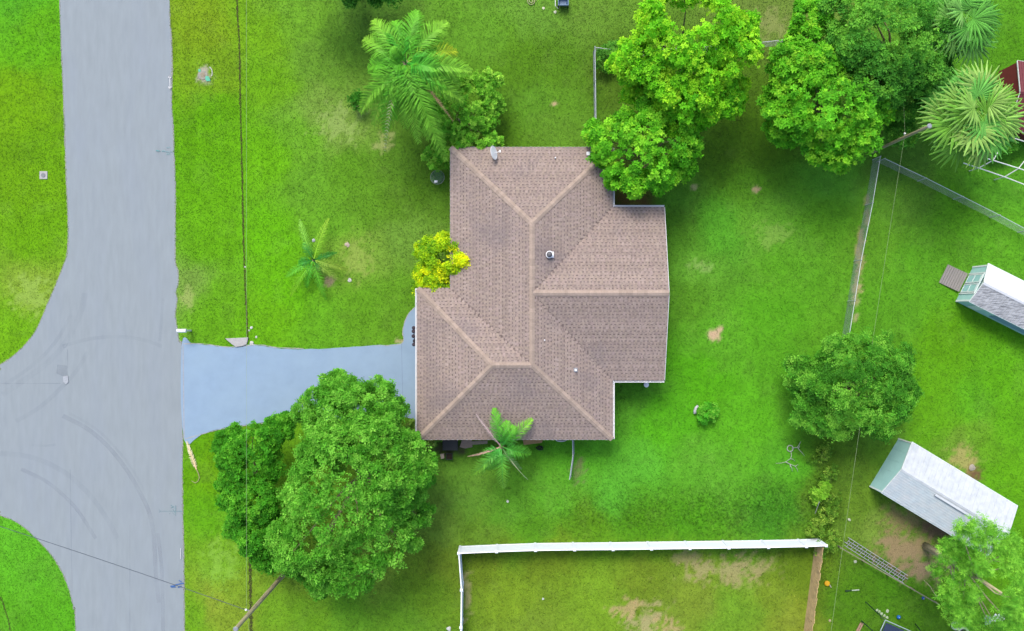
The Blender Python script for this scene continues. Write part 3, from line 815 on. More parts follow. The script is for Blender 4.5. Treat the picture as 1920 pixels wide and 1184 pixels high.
wf = thing('wooden_fence', P(1515, 1100), 'weathered brown picket fence running down from the white fence corner', 'fence')
m_picket = mat('old_picket', alb(186,158,112, 2), .95, noise=.25, nscale=5, bump=.4, bscale=30, stain=(3, alb(150,128,92, 1.8), .5, .7, .6))
WH = 1.45
a, b = P(1529, 1016), P(1503, 1215); L = (b-a).length; d = (b-a)/L; n = int(L/.15); s = Vector((d.y, -d.x, 0))
rp = random.Random(5)
for i in range(n):
    p = a + d*(i+.5)*L/n; hh = WH + rp.uniform(-.05, .05); ln = s*rp.uniform(-.03, .03); wv = d*(L/n/2-.006)
    mb = MB(); th = s*.012
    v0 = [p-wv-th, p+wv-th, p+wv+th, p-wv+th]
    mb.add(v0 + [q+ln+Vector((0,0,hh)) for q in v0], [(3,2,1,0),(4,5,6,7),(0,1,5,4),(1,2,6,5),(2,3,7,6),(3,0,4,7)])
    mb.build('picket', m_picket, wf)
for z in (.35, 1.2): MB().bar(a + s*-.04 + Vector((0,0,z)), b + s*-.04 + Vector((0,0,z)), .04, .09).build('rail', m_picket, wf)

m_galv = mat('galvanised_pipe', alb(206,214,216, 1.5), .4, noise=.06, metal=.3); m_wire = mat('chain_wire', alb(176,186,188, 1.3), .5, metal=.3)
def chainlink(label, pts, h=1.2, step=.085, wire=.0034, lean=0.0):
    w3 = [P(a, b) for a, b in pts]
    t = thing('chain_link_fence', w3[0], label, 'fence', 'galvanised chain-link fences')
    up = Vector((0,0,1))
    for i in range(len(w3)-1):
        a, b = w3[i], w3[i+1]; L = (b-a).length; d = (b-a)/L; sd = Vector((d.y,-d.x,0))*lean
        n = max(1, round(L/2.6))
        for k in range(n + (1 if i == len(w3)-2 else 0)):
            p = a + d*L*k/n
            po = MB().tube([p - up*.05, p + sd*h + up*(h+.03)], .028, 8).build('post', m_galv, t)
            MB().lathe(p + sd*h + up*(h+.03), [(.036,0),(.036,.02),(.015,.045)], 8).build('post_cap', m_galv, po)
        MB().tube([a + sd*h + up*h, b + sd*h + up*h], .019, 8).build('top_rail', m_galv, t)
        mb = MB(); k = -h
        while k < L:
            for sg in (1, -1):
                s0, s1 = (k, k+h); z0, z1 = (0, h) if sg > 0 else (h, 0)
                c0 = max(0, -s0); c1 = max(0, s1 - L)
                if s0 + c0 < s1 - c1 - .01:
                    f0 = c0/h; f1 = 1 - c1/h
                    za_ = z0 + (z1-z0)*f0; zb_ = z0 + (z1-z0)*f1
                    p0 = a + d*(s0+c0) + sd*za_ + up*(za_+.02); p1 = a + d*(s1-c1) + sd*zb_ + up*(zb_+.02)
                    mb.bar(p0, p1, wire, wire)
            k += step
        mb.build('chain_mesh', m_wire, t)
    return t
chainlink('chain-link fence from the pole beside the sheds down the east lawn to the dark tree', [(1636,300),(1622,385),(1601,490),(1577,640)])
chainlink('chain-link fence running diagonally from the pole past the white pipe frame', [(1644,304),(1720,340),(1855,408),(1960,464)])
chainlink('short chain-link fence north of the house, running down to the roof corner tree', [(1112,100),(1113,160),(1114,232)], 1.3, .06, .0036)
chainlink('chain-link stretch from the corner post to the bright green tree at the top', [(1112,100),(1160,106),(1230,104),(1300,100),(1406,92),(1460,86)], 1.2)
chainlink('short leaning chain-link stretch below the south eave of the house', [(1076,800),(1077,850),(1071,893)], 1.2, .06, .0036, .15)

# low rail fence with the ladder beside it
m_oldw = mat('grey_timber', alb(150,150,120), .95, noise=.2, nscale=8, bump=.3)
rf = thing('rail_fence', P(1660, 1080), 'low timber rail fence under the ladder by the dirt patch', 'fence')
q0, q1 = P(1570, 1023), P(1752, 1128)
pts = [q0.lerp(q1, t) for t in (0, .25, .5, .75, 1)]
for i, p in enumerate(pts): MB().tube([p - Vector((0,0,.05)), p + Vector((0,0,.62))], .05, 8).build('post', m_oldw, rf)
for i in range(4): MB().bar(pts[i] + Vector((0,0,.55)), pts[i+1] + Vector((0,0,.55)), .06, .09).build('rail', m_oldw, rf)
m_alu = mat('aluminium', alb(214,214,218), .4, noise=.08, metal=.35)
ld = thing('extension_ladder', P(1640, 1055), 'aluminium extension ladder leaning on its side along the rail fence', 'ladder')
la, lb = P(1579, 1021), P(1690, 1092); d = (lb-la).normalized(); sdv = Vector((-d.y, d.x, 0))
if sdv.y < 0: sdv = -sdv
for k, (off, zb, zt_, sh) in enumerate(((.20, .08, .52, 0), (.02, .02, .46, .15))):
    A = la + d*sh; B = lb + d*sh
    lo = lambda q: q + sdv*(off) + Vector((0,0,zb)); hi = lambda q: q + sdv*(off+.36) + Vector((0,0,zb+.12))
    MB().bar(lo(A), lo(B), .035, .075).build('stile', m_alu, ld); MB().bar(hi(A), hi(B), .035, .075).build('stile', m_alu, ld)
    n = 14
    for i in range(n):
        f = (i+.5)/n; MB().tube([lo(A.lerp(B, f)), hi(A.lerp(B, f))], .017, 6).build('rung', m_alu, ld)

# ------------------------------------------------------------------ poles and wires
m_pole = mat('pole_wood', alb(176,166,130, 1.6), .95, noise=.25, nscale=6, bump=.4, stain=(2, alb(120,112,80, 1.3), .5, .65, .6), stretch=(0,(6,6,.5)))
def pole(label, bx, by, h, wz, arm, rk=1.0):
    b = P(bx, by); t = thing('utility_pole', b, label, 'utility pole', 'wooden utility poles')
    MB().tube([b - Vector((0,0,.1)), b + Vector((0,0,h*.5)), b + Vector((0,0,h))], [.14*rk, .125*rk, .11*rk], 12).build('shaft', m_pole, t)
    MB().tube([b + Vector((0,0,h)), b + Vector((0,0,h+.03))], [.135, .10], 12).build('pole_cap', m_metal, t)
    for z in wz:
        br = MB().bar(b + Vector((0,0,z)), b + Vector((arm[0], arm[1], z)), .06, .06).build('bracket', m_metal, t)
        MB().lathe(b + Vector((arm[0], arm[1], z)), [(.03,0),(.06,.03),(.06,.08),(.03,.12)], 10).build('insulator', m_white, br)
    return b
pb = pole('bare wooden utility pole standing beside the lower left tree', 537, 1072, 10.3, (7.6,), (-.25, .12))
m_cable = mat('cable_grey', alb(180,200,150), .6, noise=.05); m_cabled = mat('cable_dark', alb(84,92,104), .6, noise=.05)
def wire(label, a, b, sag, r, m, n=24):
    a, b = Vector(a), Vector(b)
    pts = [a.lerp(b, i/n) - Vector((0,0,sag*4*(i/n)*(1-i/n))) for i in range(n+1)]
    o = MB().tube(pts, r, 6).build('overhead_wire', m)
    return tag(o, label, 'wire', 'overhead wires')
wa = pb + Vector((-.25, .12, 7.66))
wire('thin pale overhead wire running along the verge trench beside the road', P(462, -150, 7.0), wa + Vector((.03,0,0)), .0, .006, m_cable)
wire('dark cable crossing the road from the lower left pole', wa, P(-60, 968, 6.4), .15, .016, m_cabled)
wire('thin wire continuing down from the lower left pole', wa + Vector((.05,0,0)), P(480, 1300, 7.0), .0, .006, m_cable)
pe = pole('grey utility pole beside the fan palm at the fence corner', 1634, 286, 7.8, (4.7,), (.0, .2), .72)
we_ = pe + Vector((0, .2, 4.78))
wire('thin wire running up through the trees from the fence corner pole', we_, P(1686, -120, 6.0), .1, .006, m_cable)
wire('thin wire running down the east yards from the fence corner pole', we_, P(1548, 1260, 5.5), .25, .006, m_cable, 40)

# ------------------------------------------------------------------ foliage machinery
def leafmat(name, tr=.45, rough=.6):
    return mat(name, (0,0,0,1), rough, noise=.12, nscale=3.0, spec=.12, attr=True, translucent=tr)
m_leaf = leafmat('leaf'); m_bark = mat('bark', alb(150,146,104, 1.3), .95, noise=.25, nscale=7, bump=.5, bscale=30)

def leaf_shape(a, b, wd, fold=.25):
    """two-triangle leaf folded on its midrib from point a to b"""
    a = np.array(a, float); b = np.array(b, float); d = b - a
    s = np.cross(d, (0,0,1)); s /= (np.linalg.norm(s) + 1e-9)
    m = a + d*.45
    up = np.array([0,0,np.linalg.norm(d)*fold])
    return [a, m + s*wd + up*.4, b, m - s*wd + up*.4]
def template(kind, rng):
    V = []
    if kind == 'sprig':
        for k in range(6):
            th = k*2.4 + rng.uniform(-.4, .4); e = rng.uniform(-.25, .75); r0 = rng.uniform(.02, .3)
            c = np.array([r0*np.cos(th), r0*np.sin(th), rng.uniform(-.2, .3)])
            V += leaf_shape(c, c + .75*np.array([np.cos(th)*np.cos(e), np.sin(th)*np.cos(e), np.sin(e)]), .21)
    elif kind == 'rosette':
        for k in range(7):
            th = k*2*np.pi/6 + rng.uniform(-.2, .2); e = rng.uniform(-.3, .25); z = .0
            if k == 6: e = .9
            V += leaf_shape((.06*np.cos(th), .06*np.sin(th), z), (np.cos(th)*np.cos(e), np.sin(th)*np.cos(e), np.sin(e)), .26)
    elif kind == 'fine':
        for k in range(9):
            th = rng.uniform(0, 6.28); e = rng.uniform(-.2, .5); r0 = rng.uniform(0, .7)
            c = np.array([(k/9-.5)*1.6, rng.uniform(-.12, .12), rng.uniform(-.1, .1)])
            sd = 1 if k % 2 else -1
            V += leaf_shape(c, c + .5*np.array([.5, sd*.85, e]), .13)
    elif kind == 'needle':
        for k in range(22):
            d = rng.normal(size=3); d[2] = abs(d[2])*.9 - .15; d /= np.linalg.norm(d)
            V += leaf_shape(d*.1, d*rng.uniform(.8, 1.05), .035, 0)
    V = np.array(V)
    F = np.arange(len(V)).reshape(-1, 4)
    return V, F

def clump_points(lobes, dens, rng, low=-.25, sub=.42, sat=3):
    """clump centres over the upper skins of the lobes; returns centres, outward directions, radii"""
    Cn, On, Rn = [], [], []
    L = []; lobes = list(lobes)
    if sat:
        for (px, py, r, zt) in list(lobes):
            if r < 24: continue
            for _ in range(sat):
                a = rng.uniform(0, 2*np.pi); q = r*rng.uniform(.78, 1.02); lobes.append((px + q*np.cos(a), py + q*np.sin(a), r*rng.uniform(.2, .36), zt*rng.uniform(.62, .84)))
    for (px, py, r, zt) in lobes:
        rm = M(r, zt*.8); rz = rm*.72; c = P(px, py, zt - rz); L.append((np.array(c), rm, rz))
    for i, (c, rm, rz) in enumerate(L):
        area = 2*np.pi*rm*rm
        cr = max(.28, min(.75, rm*sub*.6))
        n = max(5, int(dens*area/(cr*cr*np.pi)*1.5))
        d = rng.normal(size=(n*3, 3)); d /= np.linalg.norm(d, axis=1, keepdims=True)
        d = d[d[:, 2] > low][:n]
        rad = rng.uniform(.62, .98, len(d))
        rad *= 1 + .16*np.sin(d[:, 0]*5 + i*2)*np.cos(d[:, 1]*6 + i)
        p = c + d*np.array([rm-cr*.5, rm-cr*.5, rz-cr*.3])*rad[:, None]
        keep = np.ones(len(p), bool)
        for j, (c2, rm2, rz2) in enumerate(L):
            if j == i: continue
            q = (p - c2)/np.array([rm2, rm2, rz2])
            keep &= (q*q).sum(1) > .55
        keep &= p[:, 2] > .25
        Cn.append(p[keep]); On.append(d[keep]); Rn.append(np.full(keep.sum(), cr)*rng.uniform(.7, 1.25, keep.sum()))
    return np.concatenate(Cn), np.concatenate(On), np.concatenate(Rn)

def foliage(lobes, kind, size, per, cols, seed, dens=1.0, upb=.5, droop=0., spread=1.0, sub=.42, low=-.25, hue=None, sat=3):
    rng = np.random.default_rng(seed)
    Cn, On, Rn = clump_points(lobes, dens, rng, low, sub, sat)
    n = len(Cn); k = per
    d = rng.normal(size=(n, k, 3)); d /= np.linalg.norm(d, axis=2, keepdims=True)
    d = d + On[:, None]*.55 + np.array([0,0,.35]); d /= np.linalg.norm(d, axis=2, keepdims=True)
    rr = rng.uniform(.35, 1.0, (n, k, 1))**.5
    rr = np.where(rng.uniform(0, 1, (n, k, 1)) < .13, rng.uniform(1.0, 1.55, (n, k, 1)), rr)     # stray outer sprigs
    pos = Cn[:, None] + d*rr*Rn[:, None, None]*np.array([1,1,.75])*spread
    nrm = d*.7 + np.array([0,0,upb]) + rng.normal(size=(n, k, 3))*.35
    pos = pos.reshape(-1, 3); nrm = nrm.reshape(-1, 3)
    ok = pos[:, 2] > .03; pos = pos[ok]; nrm = nrm[ok]
    c = [lin((min(255, x[0]*1.06), x[1], x[2]*.9))*KL for x in cols]
    cl = rng.uniform(0, 1, n)
    if hue: # named patches of another leaf colour (new growth), by place
        for (px, py, r, z, amt) in hue:
            q = np.array(P(px, py, z)[:2]); dd = np.linalg.norm(Cn[:, :2]-q, axis=1)
            cl = np.clip(cl + amt*np.exp(-(dd/M(r))**2), -1, 2)
    f = np.clip(np.repeat(cl, k)[ok]*.6 + rng.uniform(0, 1, len(pos))*.5 - .05, 0, 1)[:, None]
    col = np.where(f < .5, c[0]*(1-2*f) + c[1]*2*f, c[1]*(2-2*f) + c[2]*(2*f-1))
    col = col*rng.uniform(.78, 1.2, (len(pos), 1))
    Vs, Fs, Cs = [], [], []; off = 0
    for t in range(4):
        T, Ft = template(kind, rng); sel = np.arange(len(pos)) % 4 == t
        V_, F_, C_ = instance(T, Ft, pos[sel], frames_from_normals(nrm[sel], rng), size*rng.uniform(.55, 1.45, sel.sum()), col[sel])
        Vs.append(V_); Fs.append(F_ + off); Cs.append(C_); off += len(V_)
    return (np.concatenate(Vs), np.concatenate(Fs), np.concatenate(Cs)), Cn

def limbs(t, base, fork, targets, r0, m, rng, nmax=12, name='limb'):
    idx = rng.permutation(len(targets))[:nmax]
    for i in idx:
        e = Vector(targets[i]); f = Vector(fork); md = f.lerp(e, .5) + Vector(rng.normal(size=3)*.25) + Vector((0,0,.3))
        r = r0*rng.uniform(.3, .5)
        pts = [f, f.lerp(md, .5) + Vector(rng.normal(size=3)*.08), md, md.lerp(e, .5) + Vector(rng.normal(size=3)*.1), e]
        MB().tube(pts, [r, r*.8, r*.6, r*.4, r*.18], 6).build(name, m, t, smooth=True)

def tree(name, label, cat, base, fork_z, r0, lobes, kind, size, per, cols, seed, nl=14, group=None, m=None, **kw):
    b = P(*base); t = thing(name, b, label, cat, group)
    (V_, F_, C_), Cn = foliage(lobes, kind, size, per, cols, seed, **kw)
    link('crown', np_mesh('crown', V_, F_, m or m_leaf, C_), t)
    rng = np.random.default_rng(seed+1)
    lc = Vector(Cn.mean(0)); fk = b.lerp(Vector((lc.x, lc.y, 0)), .45); fk.z = fork_z
    MB().tube([b - Vector((0,0,.1)), b + Vector((0,0,.15)), b.lerp(fk, .5) + Vector((.05,.04,0)), fk, fk + (fk-b)*.15], [r0*1.5, r0*1.1, r0, r0*.85, r0*.6], 10).build('trunk', m_bark, t, smooth=True)
    limbs(t, b, fk, Cn, r0, m_bark, rng, nl)
    return t

SWC = [(54,124,28),(84,158,46),(124,192,76)]
tree('broadleaf_tree', 'largest dense green tree, overhanging the driveway edge left of the house', 'tree', (690,880), 2.8, .28,
     [(655,925,120,9.2),(605,1000,92,7.6),(735,885,70,7.2),(640,775,72,7.2),(706,768,52,6.6),(592,905,56,7.2),(655,1055,66,6.0),(758,940,52,5.0),(586,965,50,6.0),(700,1000,80,6.8),(690,840,70,8.2),(620,845,60,8.0),(785,885,26,4.0),(672,800,62,6.6),(692,905,56,8.9),(640,735,40,5.4),(712,742,34,5.0),(600,1075,40,4.6),(730,830,45,6.4)],
     'sprig', .155, 40, SWC, 101, nl=16, sub=.34, dens=.9)
tree('broadleaf_tree', 'darker green tree pressed against the left side of the largest tree', 'tree', (505,900), 2.2, .18,
     [(470,860,56,5.4),(458,940,48,5.0),(486,1005,46,4.6),(440,895,36,4.6),(520,812,36,4.6),(486,935,48,5.2),(455,985,30,3.8),(500,1045,26,3.6),(430,830,26,4.0)],
     'sprig', .16, 36, [(40,110,20),(66,146,32),(104,178,52)], 102, nl=12, sub=.42)
T1 = [(62,140,24),(100,184,30),(150,208,48)]
tree('broadleaf_tree', 'bright lime green tree at the top, behind the house by the chain-link fence', 'tree', (1262,150), 3.0, .24,
     [(1300,50,92,9.4),(1228,110,60,8.0),(1358,90,62,8.4),(1290,150,70,8.0),(1190,115,44,6.6),(1255,20,54,8.8),(1340,165,56,6.6),(1260,195,46,6.2),(1385,60,38,7.2),(1200,165,30,5.0),(1310,205,40,5.4),(1370,190,26,4.6)],
     'rosette', .195, 21, T1, 103, nl=16, sub=.4, hue=[(1290,50,110,8,.35)])
tree('broadleaf_tree', 'light green tree overhanging the right corner of the main roof', 'tree', (1210,318), 2.2, .16,
     [(1215,275,72,6.4),(1155,268,46,5.2),(1265,268,48,5.6),(1190,328,40,5.2),(1222,222,36,5.8),(1240,325,36,4.6),(1128,262,28,4.2),(1285,305,24,4.2),(1165,310,36,5.0)],
     'rosette', .195, 19, [(54,128,22),(92,176,36),(140,206,56)], 104, nl=22, sub=.42, dens=.8)
tree('broadleaf_tree', 'yellow-green spreading tree left of the fence corner utility pole', 'tree', (1545,250), 2.6, .22,
     [(1560,195,82,8.0),(1492,120,46,7.0),(1492,205,54,6.6),(1605,238,60,6.8),(1520,40,38,6.6),(1455,190,30,5.0),(1550,262,50,5.6),(1640,190,40,6.0),(1478,245,34,4.6),(1530,120,44,7.4),(1570,290,26,3.8),(1480,160,34,6.0)],
     'rosette', .195, 21, [(58,134,26),(92,176,38),(138,202,54)], 105, nl=16, sub=.42)
tree('broadleaf_tree', 'dark leafy tree at the top right, wire running through it', 'tree', (1655,120), 2.8, .24,
     [(1680,50,82,9.0),(1722,120,58,7.0),(1620,80,60,8.2),(1650,165,50,6.4),(1590,20,56,7.8),(1700,190,40,4.8),(1740,60,46,7.0),(1580,95,42,7.0),(1690,130,44,7.2),(1640,150,46,7.6),(1750,150,36,4.6),(1690,250,28,3.4),(1560,30,36,6.4),(1755,200,24,3.6)],
     'sprig', .165, 32, [(46,108,30),(70,142,48),(108,178,62)], 106, nl=16, sub=.4, hue=[(1600,20,60,8,.4),(1710,90,30,7,.5)])
tree('fine_leaved_tree', 'dark feathery tree standing alone between the two silver-roofed sheds', 'tree', (1590,722), 1.5, .15,
     [(1605,715,80,6.0),(1540,725,46,4.4),(1665,690,48,5.0),(1580,772,46,4.4),(1655,755,54,5.0),(1500,705,34,3.4),(1530,775,36,3.4),(1612,668,30,4.4),(1690,720,26,4.0),(1642,784,26,3.2)],
     'fine', .26, 36, [(44,104,26),(70,144,40),(118,186,68)], 107, nl=20, sub=.4, dens=.72, spread=1.25, upb=.35, hue=[(1600,810,60,4,.5)])
tree('edge_tree', 'dark green tree at the top edge left of the middle', 'tree', (668,-30), 2.2, .2,
     [(655,-48,52,6.2),(725,-42,48,6.0),(690,-90,70,7.5),(600,-60,40,5.4)], 'sprig', .17, 34, [(36,92,26),(58,124,40),(90,160,56)], 108, nl=8)
tree('croton_shrub', 'yellow-leaved shrub against the front corner of the roof', 'shrub', (832,500), .8, .07,
     [(826,480,36,3.4),(810,520,32,2.9),(850,490,24,3.2),(800,470,22,2.4),(838,455,22,2.6),(835,535,26,2.6),(795,545,20,1.8),(868,488,9,3.3)],
     'sprig', .14, 34, [(84,146,30),(152,200,28),(218,230,26)], 109, nl=8, sub=.5, hue=[(832,490,24,3,.35),(868,488,10,3,.8),(800,470,24,2,-.5),(845,535,20,2,-.4)])
tree('shrub', 'loose light green shrub below the tall feather palm by the roof corner', 'shrub', (862,225), .8, .09,
     [(864,215,58,3.6),(894,170,38,3.2),(894,255,40,3.0),(840,270,34,2.6),(815,295,22,2.2),(905,210,30,2.6),(850,300,20,2.0),(930,150,12,2.0),(830,180,34,2.6)],
     'rosette', .14, 26, [(62,130,30),(98,170,48),(148,204,80)], 110, nl=10, sub=.42, dens=.85)
tree('shrub', 'small round dark shrub left of the tall feather palm', 'shrub', (672,192), .4, .05,
     [(671,190,16,1.2),(678,180,12,1.2)], 'sprig', .13, 26, [(34,92,22),(52,126,32),(80,156,46)], 111, nl=4)
tree('shrub', 'small leafy shrub alone on the lawn beside the white object', 'shrub', (1325,773), .25, .03,
     [(1326,772,15,.9),(1318,782,9,.7),(1335,768,9,.7)], 'rosette', .16, 16, [(50,130,28),(74,164,40),(120,190,70)], 112, nl=4, sub=.6)
tree('shrub', 'low shrub behind the gutter at the lower left roof corner', 'shrub', (800,800), .3, .04,
     [(800,806,16,1.2),(785,800,14,1.1),(812,825,16,1.2),(770,795,12,.9)], 'rosette', .12, 20, [(70,120,40),(104,152,60),(150,178,96)], 113, nl=4)
tree('shrub', 'leggy shrub at the chain-link corner beside the bright lime tree', 'shrub', (1140,104), .3, .04,
     [(1140,100,18,1.4),(1128,118,14,1.1),(1152,92,14,1.3)], 'rosette', .13, 18, [(48,108,30),(76,142,48),(110,172,64)], 114, nl=4)
tree('shrub', 'dark shrub beside the fan palm base near the pipe frame', 'shrub', (1878,280), .4, .05,
     [(1878,275,22,1.5),(1898,270,16,1.2),(1860,262,20,1.5),(1885,255,18,1.4)], 'rosette', .14, 20, [(44,110,28),(70,146,42),(108,176,60)], 115, nl=4)
wl = [(1548,1018,20,1.0,'weedy clump beside the right end of the white fence'),(1545,972,18,.8,'tangled weed patch just above the right end of the white fence'),(1538,922,13,1.0,'pale round-leaved weed clump in the weedy strip'),(1552,888,15,.6,'low weeds under the bottom of the dark feathery tree'),(1530,990,13,.6,'small weed tuft left of the tangled weed strip'),(1556,945,12,.6,'weed tuft on the right side of the weedy strip'),(1540,850,16,.6,'dark weeds at the upper end of the weedy strip')]
for i, (a, b, r, z, lb_) in enumerate(wl):
    tree('weed_clump', lb_, 'weeds', (a, b), .15, .015, [(a, b, r, z), (a+r*.6, b-r*.7, r*.7, z*.8), (a-r*.6, b+r*.6, r*.7, z*.8)], 'rosette' if i == 2 else 'sprig', .17 if i == 2 else .13, 14, [(54,100,26),(88,140,44),(140,176,74)] if i != 2 else [(80,140,34),(110,170,50),(140,190,70)], 120+i, nl=3, group='weeds along the old fence line', sub=.6, dens=.7)

# pine with round needle tufts
pb_ = P(1735, 1024)
pine = thing('pine_tree', pb_, 'loose pine with round needle tufts over the lower right corner', 'tree')
rng = np.random.default_rng(200)
top = P(1878, 1112, 9.2)
MB().tube([pb_ - Vector((0,0,.1)), pb_.lerp(top, .25), pb_.lerp(top, .6), top], [.24, .2, .15, .05], 10).build('trunk', m_pole, pine, smooth=True)
tips = []
tl = [(1800,995,8),(1826,985,8.4),(1850,990,8),(1822,1008,8),(1845,1012,8),(1865,1005,7.8),(1785,1020,6.5),(1800,1030,6.5),(1822,1038,7),(1840,1042,7.5),(1778,1045,6),(1803,1050,6.5),(1875,1030,7.5),(1892,1040,7.5),(1905,1020,7),(1900,1060,8),(1885,1062,8),(1918,1045,7),(1760,1072,5),(1790,1095,6),(1808,1078,6.5),(1772,1110,5.5),(1798,1120,6),(1782,1140,5.5),(1800,1145,6),(1822,1110,7),(1815,1135,6),(1890,1150,7),(1905,1135,7.5),(1880,1165,6.5),(1900,1175,6.5),(1915,1160,7),(1895,1120,8),(1915,1110,8),(1870,1178,5.5),(1915,1085,8),(1795,1165,5),(1840,1150,4.5),(1930,1060,7),(1930,1130,7),(1850,1070,8),(1835,1060,7.5),(1860,1185,5),(1820,1170,4),(1890,1015,7),(1905,1190,6)]
for (a, b, z) in tl:
    for k in range(5): tips.append(np.array(P(a + rng.normal()*5.5, b + rng.normal()*5.5, z + rng.normal()*.25)))
tips = np.array(tips)
npf = 11
pos = np.repeat(tips, npf, 0) + rng.normal(size=(len(tips)*npf, 3))*np.array([.20,.20,.12])
cc = np.array([lin(x)*KL for x in ((60,132,28),(104,176,46),(142,204,66))])
f = rng.uniform(0, 1, len(pos))*.6 + np.repeat(rng.uniform(0, .4, len(tips)), npf)
col = cc[0]*(1-f[:, None]) + cc[2]*f[:, None]
T_, F_ = template('needle', rng)
nr = rng.normal(size=pos.shape)*.5 + np.array([0,0,1.])
Vp, Fp, Cp = instance(T_, F_, pos, frames_from_normals(nr, rng), rng.uniform(.2, .32, len(pos)), col)
link('crown', np_mesh('crown', Vp, Fp, leafmat('needle', .3), Cp), pine)
for i in range(0, len(tl), 2):
    a, b, z = tl[i]; e_ = P(a, b, z - .15); f0 = pb_.lerp(top, min(.95, max(.3, (z-1.2)/9.2)))
    md = f0.lerp(e_, .5) + Vector((rng.normal()*.2, rng.normal()*.2, -.1))
    MB().tube([f0, f0.lerp(md, .5), md, md.lerp(e_, .6) + Vector((.05,-.05,0)), e_], [.06, .05, .04, .03, .015], 6).build('branch', m_pole, pine, smooth=True)
e0 = P(1755, 1118, 3.2)
MB().tube([pb_.lerp(top, .35), P(1790, 1108, 3.6), e0, P(1744, 1100, 3.2), P(1732, 1088, 3.4)], [.05, .04, .03, .025, .012], 6).build('branch', m_pole, pine, smooth=True)

# ------------------------------------------------------------------ palms
m_frond = leafmat('frond', .3, .45)
LW = 1.0
def frond_mesh(B, Tp, arch, ll, col, rng, npair=46, droop=.5, vee=.35, tipcol=None, stem=.12):
    """feather frond from B to Tp with an arched midrib; returns one mesh in world coordinates"""
    B = np.array(B); Tp = np.array(Tp); ctrl = B*.45 + Tp*.55; ctrl[2] = max(B[2], Tp[2]) + arch
    def bez(t): return (1-t)**2*B + 2*t*(1-t)*ctrl + t*t*Tp
    V, F, Cc = [], [], []
    c0 = lin(col)*KL*.8; c1 = lin(tipcol)*KL*.8 if tipcol else c0
    L = np.linalg.norm(Tp-B)
    def quad(a, b, c, d, cl):
        k = len(V); V.extend([a, b, c, d]); F.append((k, k+1, k+2, k+3)); Cc.extend([cl]*4)
    N = 14
    for i in range(N):
        t0, t1 = i/N, (i+1)/N; p, q = bez(t0), bez(t1); dd = q-p; s = np.cross(dd, (0,0,1)); s /= np.linalg.norm(s)+1e-9
        w0, w1 = .035*(1-t0*.8), .035*(1-t1*.8)
        up = np.array([0,0,.012])
        rc = c0*np.array([1.5,1.2,1.3])
        quad(p-s*w0, q-s*w1, q+up, p+up, rc); quad(p+up, q+up, q+s*w1, p+s*w0, rc)
    for i in range(npair):
        t = stem + (1-stem)*(i+.5)/npair
        p = bez(t); dd = bez(min(1, t+.02)) - bez(t-.02); dd /= np.linalg.norm(dd)+1e-9
        s = np.cross(dd, (0,0,1)); s /= np.linalg.norm(s)+1e-9; n = np.cross(s, dd)
        env = ll*(np.sin(np.pi*min(1, .18+.78*t))**.6)*(1-.35*t**3)
        for sg in (1, -1):
            l = env*rng.uniform(.85, 1.12)
            dirn = s*sg*.82 + dd*(.45+.35*t+rng.normal()*.16) + n*vee*rng.uniform(.3, 1.2)
            dirn /= np.linalg.norm(dirn)
            m_ = p + dirn*l*.5; e_ = m_ + (dirn*.85 + np.array([0,0,-droop*rng.uniform(.6, 1.4)]))*l*.5
            wv = np.cross(dirn, n); wv = wv/(np.linalg.norm(wv)+1e-9)*rng.uniform(.024, .036)*LW
            cl = (c0*(1-t) + c1*t)*rng.uniform(.75, 1.25)
            quad(p-wv*.6, p+wv*.6, m_+wv, m_-wv, cl); quad(m_-wv, m_+wv, e_+wv*.15, e_-wv*.15, cl)
    V = np.array(V); V[:, 2] = np.maximum(V[:, 2], .03)
    return np_mesh('frond', V, np.array(F), m_frond, np.array(Cc))
def feather_palm(label, cpx, cpy, cz, base, tr, fr, ll, seed, arch=.5, name='feather_palm', vee=.35):
    b = P(*base); c = P(cpx, cpy, cz); t = thing(name, b, label, 'palm')
    rng = np.random.default_rng(seed)
    if tr:
        mb = MB(); n = 14; pts = [b.lerp(c, i/n) for i in range(n+1)]; pts[0].z = -.1
        mb.tube(pts, [tr*(1.15 if i % 2 else 1)*(1.3 if i == 0 else 1) for i in range(n+1)], 10).build('trunk', m_bark, t)
    for (a, bb, z, colr, tip, kw) in fr:
        e_ = P(a, bb, z); B = c + (e_-c).normalized()*.08
        o = link('frond', frond_mesh(B, e_, kw.get('arch', arch), kw.get('ll', ll), colr, rng, kw.get('n', 54), kw.get('droop', .75), vee, tip, kw.get('stem', .12)), t)
        if kw.get('lab'): o['label'] = kw['lab']
    sp = MB().tube([c - Vector((0,0,.2)), c + Vector((.05,.05,.5)), c + Vector((.1,.12,1.0))], [.07, .05, .01], 6).build('spear', mat('spear_green', alb(96,170,60), .5), t)
    return t
LW = .9
g1 = (76,152,36); g2 = (104,174,46); gl = (134,188,58); gy_ = (176,190,48); br = (170,140,104)
